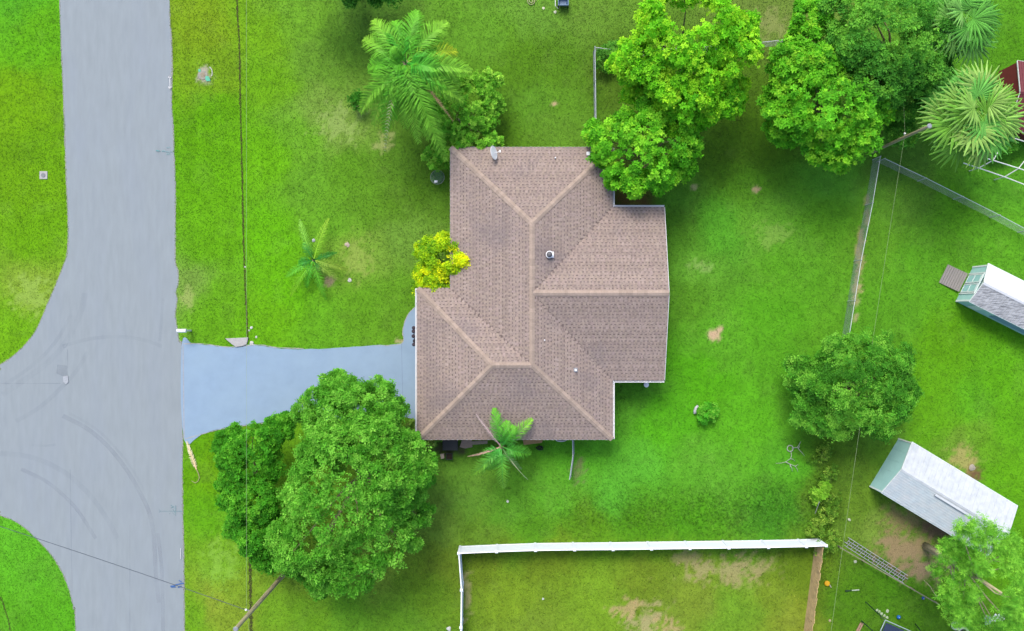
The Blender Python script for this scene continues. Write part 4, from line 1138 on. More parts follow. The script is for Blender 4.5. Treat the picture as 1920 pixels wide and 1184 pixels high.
feather_palm('tall feather palm with arching fronds at the upper left of the house', 760, 118, 6.8, (782,170), .17, [
 (782,20,6.2,g1,g2,{}),(700,38,5.6,g1,gl,{}),(682,74,5.2,g1,gl,{}),(838,42,5.8,g1,gl,{}),(856,96,5.2,g2,gy_,{'n':40}),(884,134,6.0,g1,gl,{}),(868,190,5.2,g1,gl,{}),
 (786,268,4.6,g1,gl,{'arch':.9}),(836,302,4.0,g1,gl,{'arch':1.0}),(676,212,4.6,g1,gl,{'arch':.8}),(722,252,4.0,g1,g2,{'arch':.9}),(700,180,4.8,g1,g2,{'arch':.7}),(812,235,4.6,g1,g2,{'arch':.9}),
 (850,228,4.8,br,br,{'n':30,'ll':.22,'lab':'dead brown frond'}),(742,225,3.6,(56,130,36),g2,{'arch':.8}),(718,150,5.6,g1,g2,{'arch':.8}),(820,130,6.9,(56,156,44),g2,{'arch':.5}),(770,200,5.2,(56,148,40),gl,{'arch':.8}),(722,285,3.2,(120,150,70),(190,190,150),{'n':24,'ll':.3,'arch':.7}),(735,90,7.4,g1,g2,{'arch':.3,'ll':.4}),(800,175,5.6,g1,gl,{'arch':.8}),(845,165,6.0,(56,148,40),g2,{'arch':.6}),(788,215,5.4,g1,g2,{'arch':.9}),(805,262,4.2,g1,gl,{'arch':1.0}),(745,205,5.2,g1,gl,{'arch':.8}),(690,130,5.4,g1,g2,{'arch':.6}),(740,40,6.0,(56,148,40),g2,{}),(760,240,4.4,g1,gl,{'arch':1.0}),(700,235,4.0,g1,gl,{'arch':.9}),(862,160,5.4,g1,gl,{'arch':.7}),(825,75,5.6,g1,g2,{'arch':.5}),(712,105,5.4,g1,g2,{'arch':.5}),(826,270,4.2,g1,gl,{'arch':1.0})], 1.0, 301)
LW = .55
feather_palm('feather palm beside the south eave of the house, one brown frond hanging', 940, 838, 3.6, (942,832), .13, [
 (927,766,3.4,(60,142,50),g2,{}),(998,786,3.5,(60,142,50),gl,{}),(892,776,3.3,(150,140,136),(170,160,156),{'n':26,'ll':.16,'lab':'dead grey frond on the roof'}),(876,856,2.6,(176,150,130),(190,168,150),{'n':26,'ll':.14,'lab':'dead brown frond'}),
 (882,892,2.2,(64,146,60),gl,{'arch':.6}),(944,916,2.2,(60,146,52),gl,{'arch':.7}),(996,850,2.4,(60,146,50),g2,{'arch':.6}),(912,880,2.4,(62,150,58),g2,{'arch':.5}),(965,800,4.0,(58,150,54),g2,{}),(952,790,3.9,(58,140,50),g2,{}),(905,860,2.8,(60,150,60),g2,{'arch':.4}),
 (978,880,1.8,(84,140,70),(150,170,120),{'n':26,'ll':.3}),(990,900,1.2,(170,190,140),(200,206,180),{'n':10,'ll':.1,'stem':.8,'arch':.2}),(925,875,2.6,(58,150,54),g2,{'arch':.5})], .62, 302)
LW = .42
feather_palm('young feather palm with yellowing fronds spread over the front lawn', 588, 488, 1.1, (590,490), .09, [
 (562,412,.7,(110,176,60),(136,186,80),{'n':30}),(616,410,.7,(120,180,46),(150,182,56),{'n':34}),(536,520,.5,(80,166,50),(110,184,56),{'n':36}),(545,556,.4,(96,174,40),(140,184,46),{'n':36}),
 (612,562,.3,(84,166,40),(100,178,50),{'n':36}),(652,506,.4,(116,160,54),(156,178,66),{'n':40}),(632,474,.8,(36,112,40),(48,130,44),{'n':34,'ll':.3}),(560,495,.9,(40,120,44),(70,160,50),{'n':34}),(575,540,.4,(60,150,40),(90,170,50),{'n':34}),(570,455,1.0,(44,124,44),(90,160,60),{'n':30}),(612,520,.7,(44,120,40),(120,150,60),{'n':30,'ll':.3}),(640,528,.3,(120,164,60),(150,176,70),{'n':30})], .42, 303, arch=.45)
LW = 1.0
# fallen dry frond near the driveway mouth
fd = frond_mesh(P(368, 880, .05), P(350, 828, .08), .05, .22, (196,186,140), np.random.default_rng(9), 26, .1, .1, (210,204,170), .05)
ff = thing('fallen_frond', P(360, 865), 'dry fallen palm frond with curled stalk on the verge by the driveway', 'frond')
link('leaflets', fd, ff)
MB().tube(px_line([(368,880),(372,888),(374,896),(371,903),(366,906),(359,902)], .06), [.025,.025,.022,.02,.018,.012], 6).build('stalk', mat('dry_stalk', alb(204,190,146), .9), ff)

def fan_mesh(col, rng, R_=1.0, nseg=21, droop=.35, pet=1.0, name='fan_leaf'):
    V, F, Cc = [], [], []; c0 = lin(col)*KL*.75
    def quad(a, b, c, d, cl):
        k = len(V); V.extend([np.array(a, float), np.array(b, float), np.array(c, float), np.array(d, float)]); F.append((k,k+1,k+2,k+3)); Cc.extend([cl]*4)
    for s in (-1, 1): quad((-pet,0,-.1*pet),(0,0,0),(0,s*.02,-.012),(-pet,s*.03,-.1*pet-.02), c0*np.array([1.25,1.1,1.2]))
    for i in range(nseg):
        th = math.radians(-138 + 276*(i+.5)/nseg) + rng.normal()*.02
        r = R_*(.82+.25*math.cos(th*.5))*rng.uniform(.9, 1.08); dth = math.radians(276/nseg/2)
        lift = .10*abs(math.sin(th))
        def pt(rr, a, z): return (rr*math.cos(a), rr*math.sin(a), z)
        rm = r*.55; zc = lift*rm; ze_ = lift*r - droop*r*.38*rng.uniform(.5, 1.5)
        cl = c0*rng.uniform(.75, 1.25)
        for s in (-1, 1):
            quad((0,0,0), pt(rm, th, zc+.035), pt(rm, th+s*dth*.92, zc-.02), (0,0,0.001), cl*(1.08 if s > 0 else .9))
            quad(pt(rm, th, zc+.035), pt(r, th, ze_), pt(r*.99, th+s*dth*.12, ze_-.004), pt(rm, th+s*dth*.92, zc-.02), cl*(1.08 if s > 0 else .9))
    return np_mesh(name, np.array(V), np.array(F), m_frond, np.array(Cc))
def fan_palm(label, cpx, cpy, cz, base, nleaf, R_, reach, cols, seed, group=None):
    b = P(*base); c = P(cpx, cpy, cz); t = thing('fan_palm', b, label, 'palm', group); rng = np.random.default_rng(seed)
    pts = [b.lerp(c, i/10) for i in range(11)]; pts[0].z = -.1
    MB().tube(pts, [.21]*10 + [.26], 12).build('trunk', m_bark, t)
    ms = [fan_mesh(cl, rng, R_, pet=reach*.55) for cl in cols]
    for i in range(nleaf):
        f = (i+.5)/nleaf; az = i*2.39996 + rng.normal()*.15
        el = math.radians(68 - 98*f**.8)
        rr = reach*(.35+.65*f**.6)*rng.uniform(.85, 1.1)
        pos = c + Vector((math.cos(az)*math.cos(el)*rr, math.sin(az)*math.cos(el)*rr, math.sin(el)*rr*.8 + .25))
        o = link('fan_leaf', ms[i % len(ms)], t)
        o.location = pos
        pitch = -el*.32 + math.radians(24)*f + rng.normal()*.12
        o.rotation_euler = (rng.normal()*.25, pitch, az + rng.normal()*.12)
        s = rng.uniform(.85, 1.12); o.scale = (s, s, s)
    return t
fan_palm('large olive-green fan palm in front of the dark red shed', 1826, 218, 6.2, (1770,245), 27, 1.42, 1.9, [(110,166,58),(130,176,78),(96,164,68),(142,182,88)], 401, 'fan palms')
fan_palm('bluish green fan palm at the top edge beside the dark leafy tree', 1802, 42, 6.0, (1750,85), 17, 1.3, 1.5, [(98,166,66),(116,174,80),(84,152,56)], 402, 'fan palms')

# ------------------------------------------------------------------ small things
up = Vector((0,0,1))
m_conc = mat('concrete', alb(206,204,202), .9, noise=.12, nscale=10, bump=.3, bscale=50)
# mailbox at the road edge
q = P(358, 620); mbx = thing('mailbox', q, 'white mailbox on a post at the road edge above the driveway', 'mailbox')
MB().box(q.x-.05, q.y-.05, -.05, q.x+.05, q.y+.05, 1.05).build('post', m_white, mbx)
MB().bar((q.x+.1, q.y, 1.0), (q.x-.35, q.y, 1.0), .1, .08).build('arm', m_white, mbx)
prof = [(-.11,0),(.11,0),(.11,.14)] + [(.11*math.cos(a), .14+.11*math.sin(a)) for a in [math.pi*k/8 for k in range(1, 8)]] + [(-.11,.14)]
bb = MB(); n = len(prof); x0, x1 = q.x-.42, q.x+.12
bb.add([(x0, q.y+a, 1.05+b) for a, b in prof] + [(x1, q.y+a, 1.05+b) for a, b in prof], [(i, (i+1)%n, n+(i+1)%n, n+i) for i in range(n)] + [tuple(reversed(range(n))), tuple(range(n, 2*n))])
body = bb.build('box_body', m_white, mbx)
MB().box(x0+.2, q.y+.115, 1.2, x0+.23, q.y+.125, 1.38).build('flag', mat('flag_red', alb(190,40,40), .5), mbx)
# survey / water boxes
q = P(82, 329); t = thing('water_meter_box', q, 'square white concrete pad with round grey lid on the left verge', 'utility box')
MB().box(q.x-.24, q.y-.24, -.05, q.x+.24, q.y+.24, .05).build('pad', m_conc, t, bevel=.01)
MB().lathe((q.x, q.y, .045), [(.13,0),(.13,.03),(.10,.035),(.10,.03)], 20).build('lid', mat('lid_grey', alb(150,154,156), .7, noise=.1), t)
q = P(380, 141); t = thing('valve_cover', q, 'round concrete valve cover with teal paint on the verge', 'valve cover')
MB().lathe((q.x, q.y, -.03), [(.30,0),(.30,.05),(.27,.06),(.14,.06)], 24).build('collar', mat('worn_collar', alb(184,180,164), .95, noise=.25, nscale=9, bump=.4), t)
MB().lathe((q.x+.02, q.y, .0), [(.15,0),(.15,.035),(.12,.045)], 20).build('lid', mat('tan_lid', alb(176,164,138), .9, noise=.2, nscale=9), t)
MB().prism([P(a, b)[:2] for a, b in ((386,143),(392,144),(395,152),(388,153),(385,149))], .0, .042).build('paint_patch', mat('teal_patch', alb(110,214,176), .85, noise=.15), t)
MB().prism([P(a, b)[:2] for a, b in ((372,131),(376,130),(377,135),(373,136))], .0, .042).build('paint_patch', mat('teal_patch', 0), t)
MB().strip(px_line(smooth_line([(393,126),(397,131),(398,138),(397,143)], 6)), .05, .03).build('rim_arc', mat('pale_paint', alb(220,222,216), .9), t)
# concrete headwall piece at the culvert
q = P(450, 640); t = MB().prism([P(a, b)[:2] for a, b in ((423,635),(466,633),(465,640),(463,646),(456,649),(443,651),(436,646),(430,641))], -.05, .12).build('concrete_slab', m_conc, bevel=.015)
tag(t, 'pale concrete slab with rounded edge at the upper driveway edge', 'slab')
def rock(label, px, py, r, colr, seed, flat=.6, name='rock', group=None):
    rr = random.Random(seed); b = P(px, py); mb = MB(); n = 9
    ph = [(i, [1 + rr.uniform(-.22, .22) for _ in range(n)]) for i in range(4)]
    rings = [(1.0, -.1), (1.05, .25*flat*2), (.75, .75*flat), (.25, 1.0*flat)]
    vs = []
    for (rad, z), (_, jt) in zip(rings, ph):
        for k in range(n):
            a = 2*math.pi*k/n; vs.append((b.x + r*rad*jt[k]*math.cos(a), b.y + r*rad*jt[k]*math.sin(a), r*z + (rr.uniform(-.05,.05)*r)))
    fs = [(i*n+k, i*n+(k+1)%n, (i+1)*n+(k+1)%n, (i+1)*n+k) for i in range(3) for k in range(n)] + [tuple(3*n+k for k in range(n))]
    o = mb.add(vs, fs).build(name, mat('rock_%d_%d_%d' % colr, alb(*colr), .9, noise=.15, nscale=10, bump=.3), None)
    return tag(o, label, name.replace('_', ' '), group)
rock('white stone beside the concrete slab touching the driveway', 472, 644, .13, (226,226,216), 1)
rock('small white stone at the end of the verge trench', 471.5, 614.5, .08, (236,238,236), 2)
rock('pale pebble left of the small white stone at the trench', 467, 620, .055, (206,214,190), 3)
rock('slim white stone right of the concrete slab', 480.5, 632, .07, (230,234,222), 4)
rock('white pebble in the middle of the verge trench', 459.5, 501, .05, (232,234,226), 5)
rock('pale broken tree stump beside the silver shed on the dirt', 1822, 877, .19, (190,180,164), 6, .55, 'tree_stump')
rock('pale stone on the grass left of the ladder end', 1592, 974.5, .09, (222,226,200), 7)
rock('pale stone beyond the rail fence', 1603.5, 1053.5, .10, (214,222,190), 8)
rock('tan stone under the wire at the bottom', 1556, 1164, .08, (216,196,160), 9)
rock('white stone on the front lawn below the young palm', 656, 526, .12, (226,224,214), 10, .5)
rock('pale flat stone right of the young palm', 651, 459, .14, (214,196,176), 11, .4)
rock('upright white stone at the heart of the young palm', 588, 451, .10, (226,230,226), 12, .9)
for i, (a, b) in enumerate(((1644.5,1144.5),(1649,1147),(1653,1151),(1658,1154.5),(1663,1158))):
    rock([f'pale stone {w} the short row above the blue trampoline' for w in ('starting','second in','in the middle of','fourth in','ending')][i], a, b, .08, (196,214,176), 20+i, .4, group='row of pale stones above the trampoline')
rock('lone pale stone above the blue trampoline corner', 1664, 1146, .09, (206,220,186), 26, .4)
rock('white pebble beside the white vinyl fence at the bottom', 841.5, 1179, .13, (232,236,232), 27, .6)
rock('white scrap on the yellowish yard inside the fence', 1018, 1123, .07, (230,236,236), 28, .4)
rock('white scrap on the lawn between the house and the white fence', 952, 940.5, .08, (230,234,226), 29, .4)

# round glass garden table by the roof corner
q = P(822, 336); t = thing('garden_table', q, 'round glass garden table by the upper left roof corner', 'table')
m_gl = bpy.data.materials.new('table_glass'); m_gl.use_nodes = True
gn = m_gl.node_tree; pbn = gn.nodes['Principled BSDF']; pbn.inputs['Roughness'].default_value = .35; pbn.inputs['Base Color'].default_value = alb(150,180,160)
tpn = gn.nodes.new('ShaderNodeBsdfTransparent'); tpn.inputs[0].default_value = (.75,.85,.8,1); mxn = gn.nodes.new('ShaderNodeMixShader'); mxn.inputs[0].default_value = .14
gn.links.new(tpn.outputs[0], mxn.inputs[1]); gn.links.new(pbn.outputs[0], mxn.inputs[2]); gn.links.new(mxn.outputs[0], gn.nodes['Material Output'].inputs[0])
MB().lathe((q.x, q.y, .70), [(.40,0),(.40,.012)], 32).build('table_top', m_gl, t)
MB().tube([(q.x+.42*math.cos(a), q.y+.42*math.sin(a), .705) for a in [2*math.pi*k/28 for k in range(29)]], .018, 6).build('rim', mat('table_rim', alb(150,160,150), .5), t)
for k in range(4):
    a = math.pi/4 + k*math.pi/2; MB().tube([(q.x+.40*math.cos(a), q.y+.40*math.sin(a), .69), (q.x+.3*math.cos(a), q.y+.3*math.sin(a), -.02)], .016, 6).build('leg', m_dark, t)
MB().prism([(q.x-.1+a, q.y-.27+b) for a, b in ((-.1,-.06),(.1,-.05),(.11,.07),(-.08,.08))], .714, .73).build('paper', m_white, t)

# things on the ground south of the house
sh_ = thing('storage_bin', P(850, 822), 'black lidded storage bin under the south eave', 'bin')
q = P(846, 832); MB().box(q.x-.45, q.y-.28, 0, q.x+.42, q.y+.30, .72).build('bin_body', mat('bin_black', alb(44,46,46), .5, noise=.1), sh_, bevel=.02)
MB().box(q.x-.48, q.y-.31, .723, q.x+.45, q.y+.33, .78).build('lid', mat('lid_black', alb(54,56,56), .45, noise=.1), sh_, bevel=.02)
q = P(886, 824); t = MB().prism([P(a, b)[:2] for a, b in ((866,826),(884,822),(886,838),(872,841),(862,838))], -.02, .12).build('paving_slab', mat('pink_slab', alb(206,178,158), .9, noise=.12, nscale=8), bevel=.01)
tag(t, 'pinkish paving slab on the ground under the south eave', 'slab')
t = MB().prism([P(a, b)[:2] for a, b in ((882,828),(914,826),(914,832),(884,834))], -.02, .10).build('timber_board', mat('tan_board', alb(206,186,160), .9, noise=.15, nscale=8), bevel=.01)
tag(t, 'tan board lying along the south eave left of the palm', 'board')
t = MB().prism([P(a, b)[:2] for a, b in ((980,824),(1018,823),(1016,830),(982,834))], -.02, .16).build('timber_board', mat('orange_board', alb(214,174,120), .9, noise=.15, nscale=8), bevel=.01)
tag(t, 'orange-tan board lying along the south eave right of the palm', 'board')
q = P(831, 856); t = MB().add([tuple(P(a, b, z)) for a, b, z in ((825,852,.02),(833,850,.02),(833,860,.02),(827,861,.02),(825,852,.55),(832,851,.6),(833,860,.5),(827,861,.5))], [(3,2,1,0),(4,5,6,7),(0,1,5,4),(1,2,6,5),(2,3,7,6),(3,0,4,7)]).build('cardboard_piece', mat('tan_board', 0), bevel=.01)
tag(t, 'tan upright piece of board beside the black bin', 'board')
q = P(843, 855); t = thing('plant_pot', q, 'dark square plant pot below the black bin', 'plant pot')
mp = mat('pot_dark', alb(66,72,66), .8, noise=.15)
b_ = MB(); r0, r1, h = .15, .20, .3
b_.add([(q.x+sx*r, q.y+sy*r, z) for r, z in ((r0,0),(r1,h),(r1-.03,h),(r1-.04,h-.08)) for sx, sy in ((-1,-1),(1,-1),(1,1),(-1,1))], [(3,2,1,0)] + [(i*4+k, i*4+(k+1)%4, (i+1)*4+(k+1)%4, (i+1)*4+k) for i in range(3) for k in range(4)]).build('pot_body', mp, t)
MB().box(q.x-.15, q.y-.15, .18, q.x+.15, q.y+.15, .21).build('soil', mat('pot_soil', alb(70,58,44), .95, noise=.3), t)
# black hose or bag heap
q = P(1012, 840); t = thing('hose_heap', q, 'small heap of black hose near the south eave', 'hose')
rr = random.Random(31)
pts = [(q.x + .16*math.cos(a*1.0) + rr.uniform(-.06,.06) + .08*math.sin(a*.37), q.y + .09*math.sin(a*1.0) + rr.uniform(-.04,.04), .05 + .006*k) for k, a in enumerate([.55*j for j in range(34)])]
MB().tube(smooth_line(pts, 3), .028, 6).build('hose', mat('hose_black', alb(26,26,26), .6), t, smooth=True)
# white basin under the eave
q = P(1052, 824, .6); t = thing('white_basin', P(1052, 822), 'white basin tucked under the south eave near the fence stretch', 'basin')
b_ = MB(); N = 24
def ell(rx, ry, z): return [(q.x+rx*math.cos(2*math.pi*k/N), q.y+ry*math.sin(2*math.pi*k/N), z) for k in range(N)]
b_.add(ell(.22,.10,.0)+ell(.36,.16,.6)+ell(.33,.13,.6)+ell(.2,.08,.15), [(i*N+k, i*N+(k+1)%N, (i+1)*N+(k+1)%N, (i+1)*N+k) for i in range(3) for k in range(N)] + [tuple(3*N+k for k in range(N)), tuple(reversed(range(N)))])
b_.build('basin_body', m_white, t)
# round white lid by the wing
q = P(1212, 722, .25); t = thing('septic_cap', P(1212, 721), 'round white capped pipe beside the wing gutter', 'pipe cap')
MB().lathe((q.x, q.y, -.02), [(.13,0),(.13,.2),(.155,.2),(.155,.26),(.13,.28),(.04,.285),(.04,.32)], 24).build('cap', m_white, t)
# white object by the shrub on the lawn
t = thing('white_ornament', P(1305, 768), 'white curved ornament standing left of the lone lawn shrub', 'ornament')
MB().tube(px_line([(1303,776),(1303,771),(1305,765),(1309,761)], .18), [.09,.1,.09,.07], 8).build('ornament_body', mat('ornament', alb(226,226,230), .6, noise=.2, nscale=14, bump=.4), t, smooth=True)
# dark planter by the walkway
t = thing('dark_planter', P(779, 628), 'dark plant stand against the front gutter at the walkway', 'plant stand')
q = P(779.5, 630)
MB().tube([(q.x, q.y, 0), (q.x, q.y, 1.0)], .025, 6).build('stem', mat('hose_black', 0), t)
for i, (dy, z) in enumerate(((-.3, .5), (.0, .9), (.3, 1.1), (.5,.7), (-.5,.9))):
    MB().lathe((q.x - .03*(i % 2), q.y+dy, z), [(.02,0),(.10,.06),(.12,.16),(.06,.22)], 8).build('pot', mat('pot_purple', alb(70,56,70), .6, noise=.2), t)
    MB().bar((q.x, q.y, z-.02), (q.x, q.y+dy+.001, z+.02), .03, .03).build('bracket', mat('hose_black', 0), t)

# dead white branches and hoop
m_bone = mat('bleached_branch', alb(206,214,196), .8, noise=.15, nscale=12)
t = thing('dead_branch', P(1480, 862), 'bleached forked dead branch with a hoop on the east lawn', 'branch')
hc = P(1481, 841)
MB().tube([(hc.x+.18*math.cos(a), hc.y+.19*math.sin(a), .06) for a in [2*math.pi*k/20 for k in range(21)]], .028, 6).build('hoop', m_bone, t)
for br_ in ([(1483,848,.05),(1483,856,.1),(1481,860,.1),(1472,866,.12),(1465,868,.1),(1454,869,.05)], [(1472,866,.12),(1480,870,.1),(1490,874,.12),(1494,880,.1),(1495.5,885,.05)], [(1481,860,.1),(1486,861,.1),(1490,865,.05)], [(1480,870,.1),(1484,878,.08),(1485,884,.05)], [(1490,874,.12),(1496,871,.06)],
            [(1484,841,.06),(1490,839,.1),(1494,839,.12),(1499,845,.1),(1504,850,.08),(1508,855,.05)], [(1494,839,.12),(1497,834,.1),(1501,828,.05)], [(1496,841,.1),(1499,836,.06)], [(1481,872,.08),(1481,877,.05)]):
    pts = [tuple(P(a, b)[:2]) + (z,) for a, b, z in br_]
    MB().tube(pts, [.022*(1-.6*i/len(pts)) for i in range(len(pts))], 6).build('twig', m_bone, t, smooth=True)
t = MB().tube([tuple(P(a, b)[:2]) + (z,) for a, b, z in ((1527,936,.9),(1527.5,950,.45),(1528,963,.03))], .022, 8).build('garden_stake', m_bone)
tag(t, 'pale garden stake standing in the weedy strip', 'stake')

# toys and trampoline, lower right
def ball(label, px, py, r, colr, name='ball', group='toys on the grass'):
    b = P(px, py, r); prof = [(max(.004, r*math.sin(math.pi*k/12)), -r*math.cos(math.pi*k/12)) for k in range(13)]
    t = thing(name, (b.x, b.y, 0), label, name.replace('_', ' '), group)
    MB().lathe(b, prof, 20).build('ball_shell', mat('plastic_%d_%d_%d' % colr, alb(*colr), .4, noise=.05), t, smooth=True)
    MB().lathe(b + up*(r-.006), [(.018,0),(.018,.01),(.01,.011)], 8).build('valve', m_white, t)
    return t
ball('bright blue ball on the grass above the trampoline', 1685, 1157.5, .12, (24,120,206)); ball('dark blue ball beside the rail fence', 1731, 1122, .09, (30,84,190))
t = thing('toy_paddle', P(1552, 1097), 'round yellow toy with a white handle right of the picket fence', 'toy', 'toys on the grass')
q = P(1551, 1094.5, .1); MB().lathe((q.x, q.y, 0), [(.14,0),(.165,.04),(.165,.12),(.12,.16),(.03,.17)], 20).build('toy_disc', mat('toy_yellow', alb(246,190,16), .45), t, smooth=False)
MB().tube([P(1555, 1096, .08), P(1558.5, 1102, .05)], .03, 8).build('handle', mat('toy_handle', alb(220,210,190), .5), t)
t = thing('garden_sprayer', P(1598, 1107), 'white tube lying on the grass below the rail fence', 'tube')
MB().tube([P(1597, 1107.5, .06), P(1611, 1106.5, .06)], .035, 8).build('tube_body', mat('tube_white', alb(206,222,196), .6), t)
MB().tube([P(1585, 1108.5, .06), P(1596.5, 1107.5, .06)], [.07, .03], 8).build('tube_head', mat('tube_green', alb(30,74,30), .6), t)
tc = thing('trampoline', P(1690, 1190), 'rectangular blue trampoline with pale frame at the bottom edge', 'trampoline')
ta, tb_ = P(1660, 1163, .7), P(1712, 1186, .7); ex = (tb_-ta).normalized(); ey = Vector((ex.y, -ex.x, 0)); Lx, Ly = 2.4, 2.6
m_mat = mat('trampoline_mat', alb(44,62,92), .7, noise=.1, nscale=4)
def rect(o, x, y, lx, ly): return [o + ex*x + ey*y, o + ex*(x+lx) + ey*y, o + ex*(x+lx) + ey*(y+ly), o + ex*x + ey*(y+ly)]
MB().slab([tuple(p) for p in rect(ta, .12, .12, Lx-.24, Ly-.24)], .015).build('jumping_mat', m_mat, tc)
cs = rect(ta, 0, 0, Lx, Ly)
for i in range(4): MB().tube([cs[i], cs[(i+1) % 4]], .03, 8).build('frame_rail', mat('frame_pale', alb(186,206,206), .5), tc)
for c_ in cs: MB().tube([c_, (c_.x, c_.y, 0)], .025, 8).build('leg', m_dark, tc)
m_net = mat('net_pole', alb(30,62,46), .6)
for a, b in (((1623,1129,.1),(1652,1156,2.1)),((1615,1164,.1),(1650,1196,2.1)),((1716,1170,.1),(1730,1188,2.1))): 
    MB().tube([P(*a), P(*b)], .03, 8).build('net_pole', m_net, tc)
t = thing('timber_stack', P(1612, 1176), 'two pale timber boards lying left of the trampoline', 'boards')
for k in range(2): MB().bar(P(1614.5+k*3.6, 1168+k, .06), P(1603+k*4, 1190, .06), .085, .06).build('board', mat('pale_wood', 0), t)
# white garden clutter under the pine
t = thing('lounge_chair', P(1860, 1165), 'white slatted garden lounger half hidden under the pine', 'lounger')
for k in range(4): MB().bar(P(1858+k*7, 1166-k*.5, .42), P(1868+k*7, 1152-k*.5, .42), .12, .03).build('slat', m_white, t)
MB().slab([tuple(P(a, b, .45)) for a, b in ((1845,1153),(1858,1157),(1858,1170),(1848,1172))], .05).build('seat', mat('pale_blue_seat', alb(196,212,232), .6), t)
for a, b in ((1848,1168),(1846,1156),(1880,1164),(1884,1152)): MB().tube([P(a, b, 0), P(a, b, .4)], .025, 6).build('leg', m_white, t)
for nm, a, b, lb_ in (('planter_ring', 1791, 1172, 'white ring planter at the bottom edge under the pine'), ('planter_ring', 1804, 1183, 'lower white ring planter touching the bottom edge')):
    q = P(a, b); t = thing(nm, q, lb_, 'planter', 'white ring planters')
    MB().tube([(q.x+.27*math.cos(x), q.y+.22*math.sin(x), .16) for x in [2*math.pi*k/18 for k in range(19)]], .07, 8).build('ring', mat('planter_white', alb(222,224,214), .7, noise=.12), t, smooth=True)
    MB().lathe((q.x, q.y, -.02), [(.24,0),(.22,.12),(.02,.13)], 16).build('soil', mat('planter_soil', alb(70,96,44), .95, noise=.4), t)
# pipe frame, upper right
m_pvc = mat('pvc_white', alb(226,232,226, 1.4), .5)
t = thing('pipe_frame', P(1880, 320), 'white pipe frame of a bare canopy right of the big fan palm', 'frame')
for ln, z in (([(1806,306),(1840,317),(1886,333),(1935,352)], 1.2), ([(1842,295),(1862,301),(1910,316),(1940,326)], 1.75), ([(1890,256),(1935,270)], 1.75), ([(1896,240),(1935,250)], 1.3), ([(1906,228),(1935,236)], .9)):
    MB().tube([P(a, b, z) for a, b in ln], .035, 8).build('rail', m_pvc, t)
for a, b in (((1836,315,1.2),(1862,301,1.75)), ((1862,301,1.75),(1871,286,1.4)), ((1884,332,1.2),(1910,316,1.75)), ((1910,316,1.75),(1920,303,1.4)), ((1836,315,1.2),(1836,315,0)), ((1884,332,1.2),(1884,332,0)), ((1871,286,1.4),(1871,286,0))):
    p0, p1 = P(*a), P(*b)
    if b[2] == 0: p1 = Vector((p0.x, p0.y, 0))
    MB().tube([p0, p1], .033, 8).build('cross_pipe' if b[2] else 'leg', m_pvc, t)
# top edge: hose coil and blue bin
t = thing('garden_hose', P(996, 3), 'coiled pale garden hose at the top edge', 'hose')
q = P(996.5, 3)
MB().tube([(q.x+(.30-.006*k)*math.cos(.35*k), q.y+(.30-.006*k)*math.sin(.35*k), .04+.002*k) for k in range(40)], .022, 6).build('coil', mat('hose_cream', alb(206,206,150), .6), t, smooth=True)
t = thing('blue_cart', P(1056, 2), 'blue plastic cart with pale frame at the top edge', 'cart')
q = P(1056, 3, .4)
b_ = MB(); b_.add([(q.x+sx*w_, q.y+sy*h_, z) for w_, h_, z in ((.22,.22,.15),(.32,.30,.6),(.29,.27,.6),(.2,.2,.2)) for sx, sy in ((-1,-1),(1,-1),(1,1),(-1,1))], [(3,2,1,0)] + [(i*4+k, i*4+(k+1)%4, (i+1)*4+(k+1)%4, (i+1)*4+k) for i in range(3) for k in range(4)] + [(12,13,14,15)])
b_.build('tub', mat('cart_blue', alb(120,156,196), .5, noise=.08), t)
MB().tube([(q.x-.5, q.y+.5, .5), (q.x-.48, q.y-.32, .5), (q.x-.3, q.y-.4, .3)], .025, 6).build('handle', m_pvc, t)
for s in (-1, 1): MB().lathe((q.x+s*.3, q.y-.2, .12), [(.12,-.03),(.12,.03),(.04,.035)], 14, Matrix.Rotation(math.pi/2, 3, 'Y')).build('wheel', mat('hose_black', 0), t)
rock('white stone below the blue cart at the top edge', 1041, 23, .09, (232,236,206), 40, .6)
rock('cream curved stone between the hose coil and the blue cart', 1019, 16, .08, (236,236,206), 41, .4)

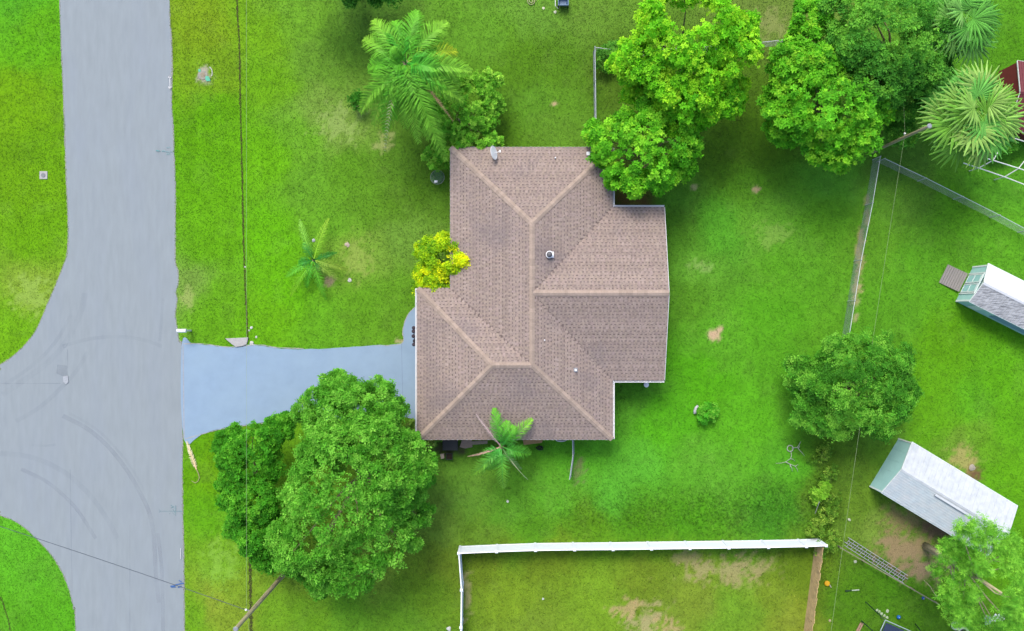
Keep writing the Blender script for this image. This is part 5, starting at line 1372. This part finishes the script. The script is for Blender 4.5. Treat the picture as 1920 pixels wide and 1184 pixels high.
# ------------------------------------------------------------------ grass blades
rng = np.random.default_rng(77)
NB = 630000
x = rng.uniform(-39.2, 39.2, NB); y = rng.uniform(-27.2, 27.2, NB)
keep = ~in_poly(x, y, [(a, b) for a, b in drive_poly]) & ~in_poly(x, y, road_poly) & ~in_poly(x, y, HOUSE_POLY)
for sp in SHED_POLYS: keep &= ~in_poly(x, y, sp)
x = x[keep]; y = y[keep]
col, sm = turf(x, y)
k2 = (rng.uniform(0, 1, len(x)) > sm*.85)
x, y, col = x[k2], y[k2], col[k2]; n = len(x)
th = rng.uniform(0, 2*np.pi, n)
hgt = rng.uniform(.03, .065, n); lean = rng.uniform(.05, .11, n); wd = rng.uniform(.013, .030, n)
def longer(px, py, rx, ry, amt):
    q = P(px, py); d = ((x-q.x)/M(rx))**2 + ((y-q.y)/M(ry))**2
    return amt*np.exp(-d)
grow = longer(1330,960,200,40,.9) + longer(1450,960,90,60,.9) + longer(1545,950,22,110,1.2) + longer(1130,960,90,40,.5) + longer(870,335,60,40,.3)
for i in range(3): pass
tr = np.array(tr1[::6]);
dtr = np.full(n, 9.)
for a, b in tr: dtr = np.minimum(dtr, (x-a)**2 + (y-b)**2)
hgt *= 1+grow; lean *= 1+grow*.9; wd *= 1+grow*.35
dx, dy = np.cos(th), np.sin(th)
V = np.empty((n, 3, 3))
V[:, 0] = np.stack([x - dy*wd, y + dx*wd, np.full(n, .0)], 1)
V[:, 1] = np.stack([x + dy*wd, y - dx*wd, np.full(n, .0)], 1)
V[:, 2] = np.stack([x + dx*lean, y + dy*lean, hgt], 1)
vc = rng.uniform(.76, 1.36, (n, 1))*np.array([1, 1, 1])
yl = rng.uniform(0, 1, (n, 1)) > .93
cb = col*vc; cb = np.where(yl, cb*np.array([1.5, 1.2, 1.4]), cb)
Cc = np.repeat(cb[:, None], 3, 1)
m_grass = mat('grass_blade', (0,0,0,1), .7, noise=.1, nscale=5, spec=.15, attr=True, translucent=.3)
g = link('grass', np_mesh('grass', V.reshape(-1, 3), np.arange(n*3).reshape(-1, 3), m_grass, Cc.reshape(-1, 3)))
tag(g, 'short mown green lawn grass around the house', 'grass', kind='stuff')

for o in LOCALS:
    if '_world' in o: del o['_world']
